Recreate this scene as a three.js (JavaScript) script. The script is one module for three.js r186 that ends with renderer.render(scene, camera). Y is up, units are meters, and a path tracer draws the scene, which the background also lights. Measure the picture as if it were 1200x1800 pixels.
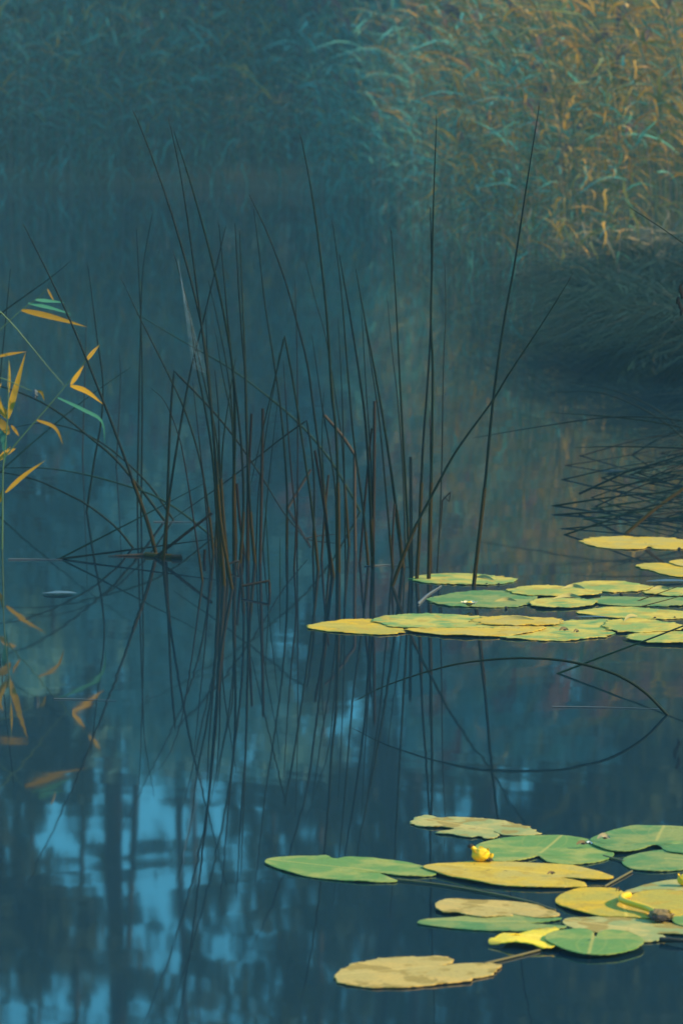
import * as THREE from 'three';
import { mergeGeometries, mergeVertices } from 'three/addons/utils/BufferGeometryUtils.js';
import { TessellateModifier } from 'three/addons/modifiers/TessellateModifier.js';
import { ImprovedNoise } from 'three/addons/math/ImprovedNoise.js';

// ------------------------------------------------------------------ camera, sky, sun, exposure
const scene = new THREE.Scene();
const F = 8560, HORIZON = 73, EYE = 1.7;                 // long lens of a person standing on the near bank
const camera = new THREE.PerspectiveCamera(2 * Math.atan(900 / F) * 180 / Math.PI, 682 / 1024, 0.5, 900);
camera.position.set(0, EYE, 0);
camera.rotation.set(-Math.atan((900 - HORIZON) / F), 0, 0);
camera.focus = 12.8;
camera.userData.fStop = camera.getFocalLength() / 15;     // a 15 mm wide opening
scene.add(camera);
camera.updateMatrixWorld(true);

const SKY_LOW = [0.07, 0.64, 0.95], SKY_HIGH = [0.11, 0.34, 0.66];
const noise = new ImprovedNoise();
{
  const W = 256, H = 128, d = new Float32Array(W * H * 4);
  for (let r = 0; r < H; r++) for (let c = 0; c < W; c++) {
    const up = ((r + 0.5) / H - 0.5) * Math.PI, az = ((c + 0.5) / W) * Math.PI * 2;
    const t = Math.pow(Math.max(0, Math.sin(up)), 0.6), x = Math.cos(az) * Math.cos(up), z = Math.sin(az) * Math.cos(up), y = Math.sin(up);
    const cl = 1 + 0.10 * noise.noise(x * 3 + 5, y * 5 + 3, z * 3 + 7) + 0.05 * noise.noise(x * 8, y * 12, z * 8);
    for (let k = 0; k < 3; k++) d[(r * W + c) * 4 + k] = (SKY_LOW[k] + (SKY_HIGH[k] - SKY_LOW[k]) * t) * cl;
    d[(r * W + c) * 4 + 3] = 1;
  }
  const t = new THREE.DataTexture(d, W, H, THREE.RGBAFormat, THREE.FloatType);
  t.mapping = THREE.EquirectangularReflectionMapping; t.magFilter = t.minFilter = THREE.LinearFilter; t.needsUpdate = true;
  scene.background = t; scene.environment = t;
  scene.backgroundIntensity = scene.environmentIntensity = 1.0;
}
const sun = new THREE.DirectionalLight(new THREE.Color().setRGB(1, 0.80, 0.42), 4.8);
sun.name = 'sun';
sun.position.set(0.80, 0.50, 0.20).multiplyScalar(150);
sun.target.position.set(0, 0, -30);
sun.position.add(sun.target.position);
sun.castShadow = true; sun.shadow.radius = 6; sun.shadow.mapSize.set(4096, 4096);
Object.assign(sun.shadow.camera, { left: -70, right: 70, top: 70, bottom: -70, near: 1, far: 400 });
scene.add(sun, sun.target);
scene.fog = new THREE.FogExp2(new THREE.Color().setRGB(0.34, 0.78, 1.0), 0.0024);
const renderer = new THREE.WebGLRenderer({ antialias: true });
renderer.toneMapping = THREE.LinearToneMapping;
renderer.toneMappingExposure = 1.62;
renderer.shadowMap.enabled = true;

// ------------------------------------------------------------------ helpers
function rng(seed) { return () => { seed = (seed + 0x6d2b79f5) | 0; let t = Math.imul(seed ^ (seed >>> 15), 1 | seed); t = (t + Math.imul(t ^ (t >>> 7), 61 | t)) ^ t; return ((t ^ (t >>> 14)) >>> 0) / 4294967296; }; }
const R = rng(7), rr = (a, b) => a + (b - a) * R();
const V = (x, y, z) => new THREE.Vector3(x, y, z);
const rgb = (r, g, b) => new THREE.Color().setRGB(r, g, b);
const taken = {};
const numbered = (n) => { const k = taken[n] = (taken[n] ?? -1) + 1; return k ? n + '_' + String(k).padStart(3, '0') : n; };
function ray(px, py) { return V((px - 600) / F, -(py - 900) / F, -1).applyQuaternion(camera.quaternion); }
function onWater(px, py, h = 0) { const d = ray(px, py); return d.multiplyScalar((h - EYE) / d.y).add(camera.position); }
function atDepth(px, py, D) { const d = ray(px, py); return d.multiplyScalar(D / -d.z).add(camera.position); }
function tag(o, label, category, group, kind) {
  if (label) o.userData.label = label; if (category) o.userData.category = category;
  if (group) o.userData.group = group; if (kind) o.userData.kind = kind;
  return o;
}
function mesh(name, geo, mat, parent) { const m = new THREE.Mesh(geo, mat); m.name = name; m.castShadow = m.receiveShadow = true; parent?.add(m); return m; }
function top(o) { o.name = numbered(o.name); scene.add(o); return o; }
function thing(name, label, category, group, pos) { const g = new THREE.Group(); g.name = name; if (pos) g.position.copy(pos); tag(g, label, category, group); return top(g); }
const std = (c, rough = 0.7, o = {}) => new THREE.MeshPhysicalMaterial({ color: c, roughness: rough, ...o });
const leafy = (c, through = 0.4, o = {}) => new THREE.MeshPhysicalMaterial({ color: c, roughness: 0.95, transmission: through, thickness: 0, specularIntensity: 0.35, side: THREE.DoubleSide, ...o });
const fbm = (x, y, z, n = 4) => { let s = 0, a = 1, t = 0; for (let i = 0; i < n; i++) { s += a * noise.noise(x, y, z); t += a; a *= 0.5; x *= 2.03; y *= 2.03; z = z * 2.03 + 3.1; } return s / t; };

// a tapered tube through points; r(t) gives the radius; kinks are indices where the line breaks sharply
function tube(points, r, sides = 6, per = 6, kinks = []) {
  const cuts = [0, ...kinks, points.length - 1], line = [];
  for (let c = 0; c + 1 < cuts.length; c++) {
    const part = points.slice(cuts[c], cuts[c + 1] + 1);
    const cv = part.length > 2 ? new THREE.CatmullRomCurve3(part, false, 'centripetal') : new THREE.LineCurve3(part[0], part[1]);
    const n = Math.max(2, (part.length - 1) * per);
    for (let i = c ? 1 : 0; i <= n; i++) line.push(cv.getPoint(i / n));
  }
  let L = [0]; for (let i = 1; i < line.length; i++) L.push(L[i - 1] + line[i].distanceTo(line[i - 1]));
  const total = L[L.length - 1], pos = [], nor = [], uv = [], idx = [], side = V(0, 0, 1);
  let prev = null;
  line.forEach((p, i) => {
    const a = line[Math.max(0, i - 1)], b = line[Math.min(line.length - 1, i + 1)], tan = b.clone().sub(a).normalize();
    let u = prev ? prev.clone() : Math.abs(tan.z) < 0.9 ? side.clone() : V(1, 0, 0);
    u.addScaledVector(tan, -u.dot(tan)).normalize(); prev = u;
    const w = tan.clone().cross(u), rad = r(L[i] / total);
    for (let k = 0; k <= sides; k++) {
      const q = k / sides * Math.PI * 2, n = u.clone().multiplyScalar(Math.cos(q)).addScaledVector(w, Math.sin(q));
      pos.push(p.x + n.x * rad, p.y + n.y * rad, p.z + n.z * rad); nor.push(n.x, n.y, n.z); uv.push(k / sides * 0.03, L[i]);
    }
    if (i) for (let k = 0; k < sides; k++) { const s = (i - 1) * (sides + 1) + k, t = s + sides + 1; idx.push(s, s + 1, t, s + 1, t + 1, t); }
  });
  for (const [end, flip] of [[0, true], [line.length - 1, false]]) {             // closed ends
    const c = pos.length / 3, p = line[end], s0 = end * (sides + 1), q = line[end ? end - 1 : 1], n = p.clone().sub(q).normalize();
    pos.push(p.x, p.y, p.z); nor.push(n.x, n.y, n.z); uv.push(0, L[end]);
    for (let k = 0; k < sides; k++) flip ? idx.push(c, s0 + k + 1, s0 + k) : idx.push(c, s0 + k, s0 + k + 1);
  }
  const g = new THREE.BufferGeometry();
  g.setAttribute('position', new THREE.Float32BufferAttribute(pos, 3)); g.setAttribute('normal', new THREE.Float32BufferAttribute(nor, 3));
  g.setAttribute('uv', new THREE.Float32BufferAttribute(uv, 2)); g.setIndex(idx);
  return g;
}
// a grass or reed leaf: a folded ribbon through points, w(t) = half width, face = direction of its flat side
function ribbon(points, w, face, n = 8, fold = 0.25) {
  const cv = points.length > 2 ? new THREE.CatmullRomCurve3(points, false, 'centripetal') : new THREE.LineCurve3(points[0], points[1]);
  const pos = [], uv = [], idx = [], len = cv.getLength();
  for (let i = 0; i <= n; i++) {
    const t = i / n, p = cv.getPoint(t), tan = cv.getTangent(t), s = tan.clone().cross(face).normalize(), up = s.clone().cross(tan).normalize(), h = w(t);
    for (const k of [-1, 0, 1]) { const q = p.clone().addScaledVector(s, k * h).addScaledVector(up, k ? fold * h : 0); pos.push(q.x, q.y, q.z); uv.push(k * 0.5 + 0.5, t * len); }
    if (i) for (let k = 0; k < 2; k++) { const a = (i - 1) * 3 + k, b = a + 3; idx.push(a, b, a + 1, a + 1, b, b + 1); }
  }
  const g = new THREE.BufferGeometry();
  g.setAttribute('position', new THREE.Float32BufferAttribute(pos, 3)); g.setAttribute('uv', new THREE.Float32BufferAttribute(uv, 2)); g.setIndex(idx); g.computeVertexNormals();
  return g;
}
const blade = (t) => Math.min(1, t * 7 + 0.25) * Math.pow(Math.max(0, 1 - t), 0.7) * 1.05;
const recentre = (g, p) => { g.translate(-p.x, -p.y, -p.z); return g; };
function colored(g, c) { const n = g.attributes.position.count, a = new Float32Array(n * 3); for (let i = 0; i < n; i++) a.set([c.r, c.g, c.b], i * 3); g.setAttribute('color', new THREE.BufferAttribute(a, 3)); return g; }
function dataTex(n, f, srgb, rep = true) {
  const d = new Uint8Array(n * n * 4);
  for (let j = 0; j < n; j++) for (let i = 0; i < n; i++) { const c = f(i / n, j / n); for (let k = 0; k < 3; k++) d[(j * n + i) * 4 + k] = Math.max(0, Math.min(255, Math.round(255 * c[k]))); d[(j * n + i) * 4 + 3] = 255; }
  const t = new THREE.DataTexture(d, n, n, THREE.RGBAFormat); t.magFilter = t.minFilter = THREE.LinearFilter;
  if (rep) t.wrapS = t.wrapT = THREE.RepeatWrapping;
  if (srgb) t.colorSpace = THREE.SRGBColorSpace; t.needsUpdate = true; return t;
}
const toS = (c) => c <= 0.0031308 ? c * 12.92 : 1.055 * Math.pow(c, 1 / 2.4) - 0.055;
const wrapNoise = (x, y, s, z) => {                                              // repeats over the unit square
  const a = x * Math.PI * 2, b = y * Math.PI * 2, k = s / (Math.PI * 2);
  return noise.noise(Math.cos(a) * k + z, Math.sin(a) * k + Math.cos(b) * k * 1.3 + z * 2, Math.sin(b) * k + z * 3);
};

// ------------------------------------------------------------------ ground and water
const SHORE = [[8, 9], [2, 6], [-8, 4.2], [-17, 2.5], [-24, 1.95], [-30, 1.75], [-35, 1.25], [-42, 0.95], [-50, 0.5], [-56, -0.4], [-57.5, -3], [-58, -60]];
function shoreDistance(x, z) {                                                   // > 0 on land (rough metres)
  let best = 1e9;
  for (let i = 0; i + 1 < SHORE.length; i++) {
    const [z0, x0] = SHORE[i], [z1, x1] = SHORE[i + 1], dx = x1 - x0, dz = z1 - z0, t = Math.max(0, Math.min(1, ((x - x0) * dx + (z - z0) * dz) / (dx * dx + dz * dz)));
    best = Math.min(best, Math.hypot(x - x0 - dx * t, z - z0 - dz * t));
  }
  let land = z < -58;
  for (let i = 0; i + 1 < SHORE.length; i++) { const [z0, x0] = SHORE[i], [z1, x1] = SHORE[i + 1]; if (z <= z0 && z > z1 && x > x0 + (x1 - x0) * (z - z0) / (z1 - z0)) land = true; }
  return land ? best : -best;
}
function groundHeight(x, z) {
  let d = shoreDistance(x, z);
  d = Math.max(d, z + 3, -x - 22 - z * 0.1);                                      // near bank where the camera stands, and the left shore
  const h = d > 0 ? Math.min(0.45, d * 0.16) + Math.min(5, Math.max(0, d - 8) * 0.06) : Math.max(-0.9, d * 0.35);
  return h + 0.06 * noise.noise(x * 0.5, 3, z * 0.5) * Math.min(1, Math.abs(d)) - 0.01;
}
{
  const xs = [], zs = [];
  for (const x of [-400, -250, -150, -100, -70, -50]) xs.push(x);
  for (let x = -40; x <= 40; x += 0.5) xs.push(x);
  for (const x of [50, 70, 100, 150, 250, 400]) xs.push(x);
  for (const z of [200, 120, 70, 40, 25]) zs.push(z);
  for (let z = 15; z >= -110; z -= 0.75) zs.push(z);
  for (const z of [-125, -150, -200, -280, -400, -600]) zs.push(z);
  const pos = [], uv = [], idx = [];
  zs.forEach((z, j) => xs.forEach((x, i) => {
    pos.push(x, groundHeight(x, z), z); uv.push(x, z);
    if (i && j) { const a = j * xs.length + i; idx.push(a - 1 - xs.length, a - 1, a - xs.length, a - xs.length, a - 1, a); }
  }));
  const g = new THREE.BufferGeometry();
  g.setAttribute('position', new THREE.Float32BufferAttribute(pos, 3)); g.setAttribute('uv', new THREE.Float32BufferAttribute(uv, 2)); g.setIndex(idx); g.computeVertexNormals();
  const t = dataTex(256, (u, v) => {
    const a = 0.5 + 0.5 * wrapNoise(u, v, 14, 1), b = 0.5 + 0.5 * wrapNoise(u, v, 50, 2), k = a * 0.6 + b * 0.4;
    return [toS(0.05 + 0.10 * k), toS(0.045 + 0.07 * k), toS(0.025 + 0.03 * k)];
  }, true);
  t.repeat.set(0.35, 0.35);
  const m = mesh('ground', g, new THREE.MeshStandardMaterial({ map: t, roughness: 1 }), scene); tag(m, 'muddy ground of the pond banks strewn with old litter', 'ground', null, 'structure');
}
{
  const g = new THREE.PlaneGeometry(110, 84, 1, 1); g.rotateX(-Math.PI / 2);
  for (let i = 0; i < 4; i++) g.attributes.uv.setXY(i, g.attributes.position.getX(i), g.attributes.position.getZ(i));
  const bump = dataTex(512, (u, v) => { const h = 0.5 + 0.34 * wrapNoise(u, v, 7, 4) + 0.14 * wrapNoise(u, v, 19, 9); return [h, h, h]; });
  bump.repeat.set(1 / 4, 1 / 3);
  const m = mesh('water', g, new THREE.MeshPhysicalMaterial({ color: rgb(0.004, 0.018, 0.032), roughness: 0.028, ior: 1.33, bumpMap: bump, bumpScale: 0.00035 }), scene);
  m.position.set(0, 0, -36);
  tag(m, 'still dark blue pond water mirroring reeds and trees', 'water', null, 'structure');
}

// ------------------------------------------------------------------ trees on the far bank (seen mirrored in the water)
const barkTex = dataTex(256, (u, v) => { const a = 0.5 + 0.5 * wrapNoise(u, v * 0.25, 30, 3), b = 0.5 + 0.5 * wrapNoise(u, v, 60, 5), k = 0.6 * a + 0.4 * b; return [toS(0.03 + 0.08 * k), toS(0.028 + 0.07 * k), toS(0.022 + 0.055 * k)]; }, true);
barkTex.repeat.set(20, 0.5);
const BARK = new THREE.MeshStandardMaterial({ map: barkTex, roughness: 0.95 });
const CROWN = [leafy(rgb(0.045, 0.085, 0.035), 0.35), leafy(rgb(0.06, 0.095, 0.03), 0.4), leafy(rgb(0.035, 0.07, 0.04), 0.3), leafy(rgb(0.22, 0.15, 0.02), 0.4), leafy(rgb(0.21, 0.43, 0.38), 0.4)];  // last colour: paled leaves of the added bushes that lighten the water mirror
function treeParts(seed, H, crownFrom, spread, leaves, leafSize, bend = 0, girth = 0.012) {
  const r = rng(seed), q = (a, b) => a + (b - a) * r(), limbs = [], tips = [];
  const r0 = girth * H + 0.03;
  const axis = (t) => V(bend * Math.sin(t * 2.6) + 0.12 * Math.sin(t * 7 + seed), t * H, 0.3 * Math.sin(t * 3 + seed));
  const pts = []; for (let i = 0; i <= 8; i++) pts.push(axis(i / 8));
  pts[0].y = -0.4;
  const trunk = tube(pts, (t) => r0 * (1.0 - 0.82 * t) * (t < 0.03 ? 1.5 : 1), 9, 3);
  for (let i = 0; i < 26; i++) {
    const t = crownFrom + (0.97 - crownFrom) * (i + r()) / 26, b = axis(t), az = r() * 6.283, len = spread * q(0.6, 1.1) * (1.15 - 0.75 * Math.pow((t - crownFrom) / (1 - crownFrom), 1.5)), rise = q(0.1, 0.7);
    const m = b.clone().add(V(Math.cos(az) * len * 0.5, len * rise * 0.35, Math.sin(az) * len * 0.5)), e = b.clone().add(V(Math.cos(az) * len, len * rise * 0.6, Math.sin(az) * len));
    limbs.push(tube([b, m, e], (s) => r0 * 0.32 * (1 - 0.85 * s) * (1.1 - t), 5, 2));
    tips.push(m, e, e.clone().lerp(m, 0.5));
  }
  const pos = [], idx = [];
  for (let i = 0; i < leaves; i++) {
    const c = tips[Math.floor(r() * tips.length)], rad = spread * 0.36 * Math.cbrt(r()), th = r() * 6.283, ph = Math.acos(2 * r() - 1);
    const p = V(c.x + rad * Math.sin(ph) * Math.cos(th), c.y + 0.75 * rad * Math.cos(ph), c.z + rad * Math.sin(ph) * Math.sin(th));
    const a = V(q(-1, 1), q(-0.8, 0.6), q(-1, 1)).normalize().multiplyScalar(leafSize * q(0.6, 1.3)), b = V(q(-1, 1), q(-1, 1), q(-1, 1)).cross(a).normalize().multiplyScalar(leafSize * q(0.3, 0.6)), k = pos.length / 3;
    for (const v of [p.clone().sub(a), p.clone().add(b), p.clone().add(a), p.clone().sub(b)]) pos.push(v.x, v.y, v.z);
    idx.push(k, k + 1, k + 2, k, k + 2, k + 3);
  }
  const crown = new THREE.BufferGeometry(); crown.setAttribute('position', new THREE.Float32BufferAttribute(pos, 3)); crown.setIndex(idx); crown.computeVertexNormals();
  return { trunk: mergeGeometries([trunk, ...limbs]), crown };
}
const KINDS = [treeParts(11, 19, 0.42, 3.2, 2600, 0.19), treeParts(23, 17, 0.30, 2.8, 2800, 0.19), treeParts(37, 15, 0.16, 2.6, 6500, 0.2, 0.5), treeParts(41, 8, 0.10, 2.2, 5200, 0.14, 0.4), treeParts(53, 27, 0.56, 3.6, 1900, 0.2, 0.15, 0.0062), treeParts(67, 24, 0.5, 3.0, 2200, 0.2, 0.7, 0.004), treeParts(71, 6.5, 0.12, 2.0, 5200, 0.13, 0.4), treeParts(83, 17, 0.12, 0.55, 1700, 0.17, 0.1, 0.005)];
function tree(kind, leaf, x, z, s, turn, label, group, name = 'broadleaf_tree') {
  const t = thing(name, label, 'tree', group, V(x, groundHeight(x, z), z)), k = KINDS[kind];
  mesh('trunk', k.trunk, BARK, t); mesh('crown', k.crown, CROWN[leaf], t);
  t.rotation.y = turn; t.scale.setScalar(s); return t;
}
// those that stand out in the mirror image
tree(4, 0, -3.55, -76, 1.0, 0.4, 'tall straight trunked tree mirrored left of the rush clump', 'trees on the far bank');
tree(5, 1, -2.3, -80, 0.85, 2.0, 'slim tree mirrored beside the bright gap of sky', 'trees on the far bank');
tree(2, 2, -6.1, -70, 1.05, 1.1, 'dark leafy tree mirrored at the lower left corner', 'trees on the far bank');
{
  const far = 'far bank tree right of the sky gap, mirrored dim blue, the outer ones unseen and added for shade';
  const spots = [[0.6, -74], [2.6, -79], [4.4, -73], [6.6, -78], [9.5, -74], [12.5, -79], [1.4, -88], [3.6, -92], [6.0, -90], [8.8, -88], [0.6, -96], [15.5, -74], [11, -66], [14.5, -63], [17.5, -60], [12, -62], [20, -64], [9, -62]];  // the last ones stand out of view, added to shade the far left reeds
  spots.forEach(([x, z], i) => tree(i % 3, (i * 2) % 3, x, z, 0.95 + 0.25 * ((i * 37) % 10) / 10, i * 1.7, far, 'trees on the far bank right of the gap'));
  const left = 'far bank tree behind the left reeds seen as a dark reflection';
  [[-8.2, -76], [-10.5, -72], [-13.5, -77], [-7.6, -84], [-10, -90], [-17, -74], [-21, -80]].forEach(([x, z], i) => tree((i + 1) % 3, i % 3, x, z, 0.9 + 0.2 * ((i * 23) % 10) / 10, i * 2.3, left, 'trees on the far bank behind the left reeds'));
  tree(3, 3, -4.3, -62.5, 0.56, 0.3, 'yellowing bush over the far reeds, the left one of two', null, 'yellow_bush');
  tree(3, 3, -2.1, -64, 0.48, 2.3, 'yellowing bush over the far reeds, the right one of two', null, 'yellow_bush');
  [[-5.4, -60.5], [-3.3, -61.5], [-1.4, -60.2], [0.5, -60.8], [-7.6, -61.5], [2.4, -61], [-0.4, -63.5], [-9.8, -60.5]].forEach(([x, z], i) => tree(6, 4, x, z, 0.8 + 0.12 * (i % 3), i * 1.9, 'pale blue green willow bush added behind the far reeds to brighten the mirrored water', 'willow bushes added on the far bank', 'added_willow_bush'));  // bushes added so their pale leaves brighten the middle of the pond
  [[-6.2, -71], [-4.6, -73], [-2.9, -71.5], [-1.4, -73.5], [0.1, -71.5], [-8.2, -71.5]].forEach(([x, z], i) => tree(3, i % 3, x, z, 0.78 + 0.12 * (i % 3), i * 2.1 + 0.5, 'rounded small tree under the tall trunks, seen as a dim reflection', 'small trees under the tall trunks', 'small_tree'));
  [[-5.6, -86], [-4.7, -88], [-3.75, -87], [-2.65, -86], [-1.3, -88], [-0.4, -86]].forEach(([x, z], i) => tree(7, i % 3, x, z, 0.9 + 0.1 * (i % 3), i * 1.4, 'slim upright tree seen as a thin veil across the mirrored sky gap', 'slim trees behind the tall trunks', 'slim_tree'));
  [[8.5, -52], [10.5, -56], [12.5, -51], [9.5, -59], [13.5, -57], [15.5, -53], [11.5, -47.5]].forEach(([x, z], i) => tree(i % 2 ? 1 : 2, i % 3, x, z, 0.82 + 0.05 * (i % 3), i * 1.1, 'unseen tree added beyond the ochre reeds to shade the far left bank', 'unseen shade trees added beyond the right reeds'));  // added out of view so their shadow darkens the far left bank
  [[-5.2, -67.5], [-1.0, -68], [1.2, -66], [-7.5, -68], [-3.9, -69.5], [0.2, -70], [3.4, -66]].forEach(([x, z], i) => tree(3, i % 3, x, z, 0.5 + 0.1 * (i % 3), i * 1.3, 'low dark bush standing behind the far reeds', 'bushes behind the far reeds', 'bush'));
}

// ------------------------------------------------------------------ reed stands
const REED = {
  olive: leafy(rgb(0.17, 0.18, 0.04), 0.45),
  green: leafy(rgb(0.06, 0.21, 0.13), 0.45), pale: leafy(rgb(0.13, 0.42, 0.31), 0.45), ochre: leafy(rgb(0.62, 0.33, 0.03), 0.5), rust: leafy(rgb(0.40, 0.19, 0.02), 0.45),
  withered: leafy(rgb(0.17, 0.15, 0.09), 0.3), stalk: std(rgb(0.09, 0.14, 0.075), 0.8), dry: std(rgb(0.28, 0.21, 0.14), 0.85), plume: leafy(rgb(0.16, 0.09, 0.10), 0.3), bulk: leafy(rgb(1, 1, 1), 0.42, { vertexColors: true }),
};
const leafShapes = [0, 1, 2, 3].map((k) => ribbon([V(0, 0, 0), V(0.35, 0.12 - 0.02 * k, 0.02 * k), V(0.72, 0.10 - 0.06 * k, -0.03), V(1, -0.02 - 0.08 * k, 0.02)], (t) => 0.032 * blade(t), V(0, 1, 0), 5));
function reedPlan(seed, H, lean, nLeaves, yellow, plumed) {
  const r = rng(seed), q = (a, b) => a + (b - a) * r(), pts = [];
  for (let i = 0; i <= 4; i++) { const t = i / 4; pts.push(V(-lean * H * t * t + 0.03 * Math.sin(t * 5 + seed), H * t * (1 - 0.22 * lean * t) - (i ? 0 : 0.25), 0.12 * lean * H * t * t * Math.sin(seed))); }
  const cv = new THREE.CatmullRomCurve3(pts), leaves = [];
  for (let i = 0; i < nLeaves; i++) {
    const t = 0.25 + 0.72 * (i + q(0, 0.6)) / nLeaves, p = cv.getPoint(t), streaming = r() < 0.68;
    const az = streaming ? Math.PI + q(-0.9, 0.9) : q(0, 6.28), L = q(0.3, 0.58) * (1.1 - 0.3 * t);
    const m = new THREE.Matrix4().compose(p, new THREE.Quaternion().setFromEuler(new THREE.Euler(q(-0.5, 0.5), az, q(-0.35, 0.75), 'YZX')), V(L, L, L * q(0.8, 1.3)));
    const c = r(); leaves.push({ m, shape: Math.floor(r() * 4), mat: c < yellow ? (r() < 0.7 ? 'ochre' : 'rust') : yellow > 0.4 && r() < 0.65 ? 'olive' : c < yellow + (1 - yellow) * 0.7 ? 'green' : 'pale' });
  }
  for (let i = 0; i < 5; i++) { const p = cv.getPoint(q(0.1, 0.35)), L = q(0.25, 0.45); leaves.push({ m: new THREE.Matrix4().compose(p, new THREE.Quaternion().setFromEuler(new THREE.Euler(q(-0.5, 0.5), q(0, 6.28), q(-1.2, 0.9), 'YZX')), V(L, L, L)), shape: i % 4, mat: i < 2 ? 'withered' : yellow > 0.4 ? 'olive' : i < 4 ? 'pale' : 'green' }); }
  const stalk = tube(pts, (t) => 0.0065 * (1 - 0.7 * t), 4, 2);
  let plume = null;
  if (plumed) {
    const e = cv.getPoint(1), parts = [];
    for (let i = 0; i < 9; i++) parts.push(ribbon([e.clone().add(V(0, -0.02 * i, 0)), e.clone().add(V(-q(0.02, 0.10), q(0.02, 0.12) - 0.01 * i, q(-0.04, 0.04))), e.clone().add(V(-q(0.12, 0.24), q(-0.06, 0.1), q(-0.06, 0.06)))], (t) => 0.012 * blade(t), V(0, 0, 1), 3));
    plume = mergeGeometries(parts);
  }
  return { stalk, plume, leaves, dryStalk: r() < 0.4 };
}
const plans = []; for (let i = 0; i < 12; i++) plans.push(reedPlan(100 + i, 2.3 + 0.09 * ((i * 5) % 11), 0.10 + 0.035 * ((i * 7) % 8), 11 + (i % 4), [0.75, 0.15, 0.55, 0.85, 0.3, 0.1, 0.65, 0.45, 0.9, 0.2, 0.6, 0.08][i], i % 3 === 1));
function reed(plan, pos, s, turn, label, group) {
  const g = thing('common_reed', label, 'reed', group, pos), p = plans[plan];
  mesh('stalk', p.stalk, p.dryStalk ? REED.dry : REED.stalk, g);
  for (const l of p.leaves) { const m = mesh('leaf', leafShapes[l.shape], REED[l.mat], g); m.applyMatrix4(l.m); }
  if (p.plume) mesh('plume', p.plume, REED.plume, g);
  g.rotation.y = turn; g.scale.setScalar(s); return g;
}
const merged = plans.map((p) => {
  const parts = [colored(p.stalk.clone(), p.dryStalk ? REED.dry.color : REED.stalk.color)];
  for (const l of p.leaves) parts.push(colored(leafShapes[l.shape].clone().applyMatrix4(l.m), REED[l.mat].color));
  if (p.plume) parts.push(colored(p.plume.clone(), REED.plume.color));
  return mergeGeometries(parts.map((g) => { const n = g.index ? g.toNonIndexed() : g; n.deleteAttribute('uv'); return n; }));
});
function reedMass(name, label, spots, choose) {                                   // reeds behind and between the ones in front
  const by = {}; spots.forEach((s) => { const k = choose(s); (by[k] ??= []).push(s); });
  const group = new THREE.Group(); group.name = name; tag(group, label, 'reeds', null, 'stuff'); top(group);
  for (const k in by) {
    const im = new THREE.InstancedMesh(merged[k], REED.bulk, by[k].length), M = new THREE.Matrix4(), Q = new THREE.Quaternion();
    im.name = 'reed_mass'; im.userData.kind = 'stuff'; im.castShadow = im.receiveShadow = true;
    by[k].forEach(([x, z, s, turn], i) => im.setMatrixAt(i, M.compose(V(x, groundHeight(x, z), z), Q.setFromEuler(new THREE.Euler(0, turn, 0)), V(s, s, s))));
    group.add(im);
  }
}
{
  const yellowish = [0, 2, 3, 6, 7, 8, 10], greenish = [1, 4, 5, 9, 11];
  const pick = (a) => a[Math.floor(R() * a.length)];
  // the sunlit stand on the right bank: front reeds one by one
  let n = 0;
  for (let i = 0; i < 400 && n < 130; i++) {
    const z = -rr(31.5, 41), edge = shoreEdge(z), x = edge + Math.pow(R(), 1.2) * 3.6 + 0.1;
    if (x > -z * 600 / F + 0.6) continue;
    if (z > -33.6 && x > 1.35 && x < 2.25) continue;
    n++;
    const warm = (x / -z * F) / 600, yellow = R() < (warm - 0.12) * 1.35;
    reed(yellow ? pick(yellowish) : pick(greenish), V(x, groundHeight(x, z), z), rr(0.8, 1.08), rr(-0.5, 0.5),
      yellow ? 'ochre leaved common reed leaning left in the stand on the right bank' : 'green leaved common reed leaning left in the stand on the right bank',
      yellow ? 'ochre reeds on the right bank' : 'green reeds on the right bank');
  }
  const back = [];
  for (let i = 0; i < 1100; i++) { const z = -rr(31.5, 57), x = shoreEdge(z) - 0.1 + Math.pow(R(), 0.9) * 7; back.push([x, z, rr(0.8, 1.2), rr(-0.7, 0.7)]); }
  for (let i = 0; i < 420; i++) { const z = -rr(31, 57.5), x = shoreEdge(z) + rr(-0.3, 0.4); back.push([x, z, rr(0.35, 0.8), rr(-3, 3)]); }
  reedMass('reed_bed', 'dense ochre and green reeds filling the right bank behind the front ones', back, ([x, z]) => (R() < ((x / -z * F) / 600 - 0.12) * 1.35 ? pick(yellowish) : pick(greenish)));
  // the shaded stand across the far bank
  for (let i = 0; i < 70; i++) {
    const x = rr(-4.6, 0.2), z = -rr(56.3, 59.5);
    if (shoreDistance(x, z) < -0.5) continue;
    reed(pick(greenish), V(x, Math.max(-0.1, groundHeight(x, z)), z), rr(0.8, 1.1), rr(-1.6, 1.6), 'dim green reed at the water line of the misty far bank', 'reeds along the far bank');
  }
  const far = [];
  for (let i = 0; i < 2000; i++) { const x = rr(-14, 4), z = -rr(57.2, 66); far.push([x, z, rr(0.75, 1.15), rr(-3, 3)]); }
  reedMass('reed_bed', 'dim blue green reeds closing the far bank in the mist', far, ([x]) => (R() < (x > -2.5 && x < -1.1 ? 0.4 : 0.04) ? pick(yellowish) : pick(greenish)));
}
function shoreEdge(z) { for (let i = 0; i + 1 < SHORE.length; i++) { const [z0, x0] = SHORE[i], [z1, x1] = SHORE[i + 1]; if (z <= z0 && z > z1) return x0 + (x1 - x0) * (z - z0) / (z1 - z0); } return 3; }

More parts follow.
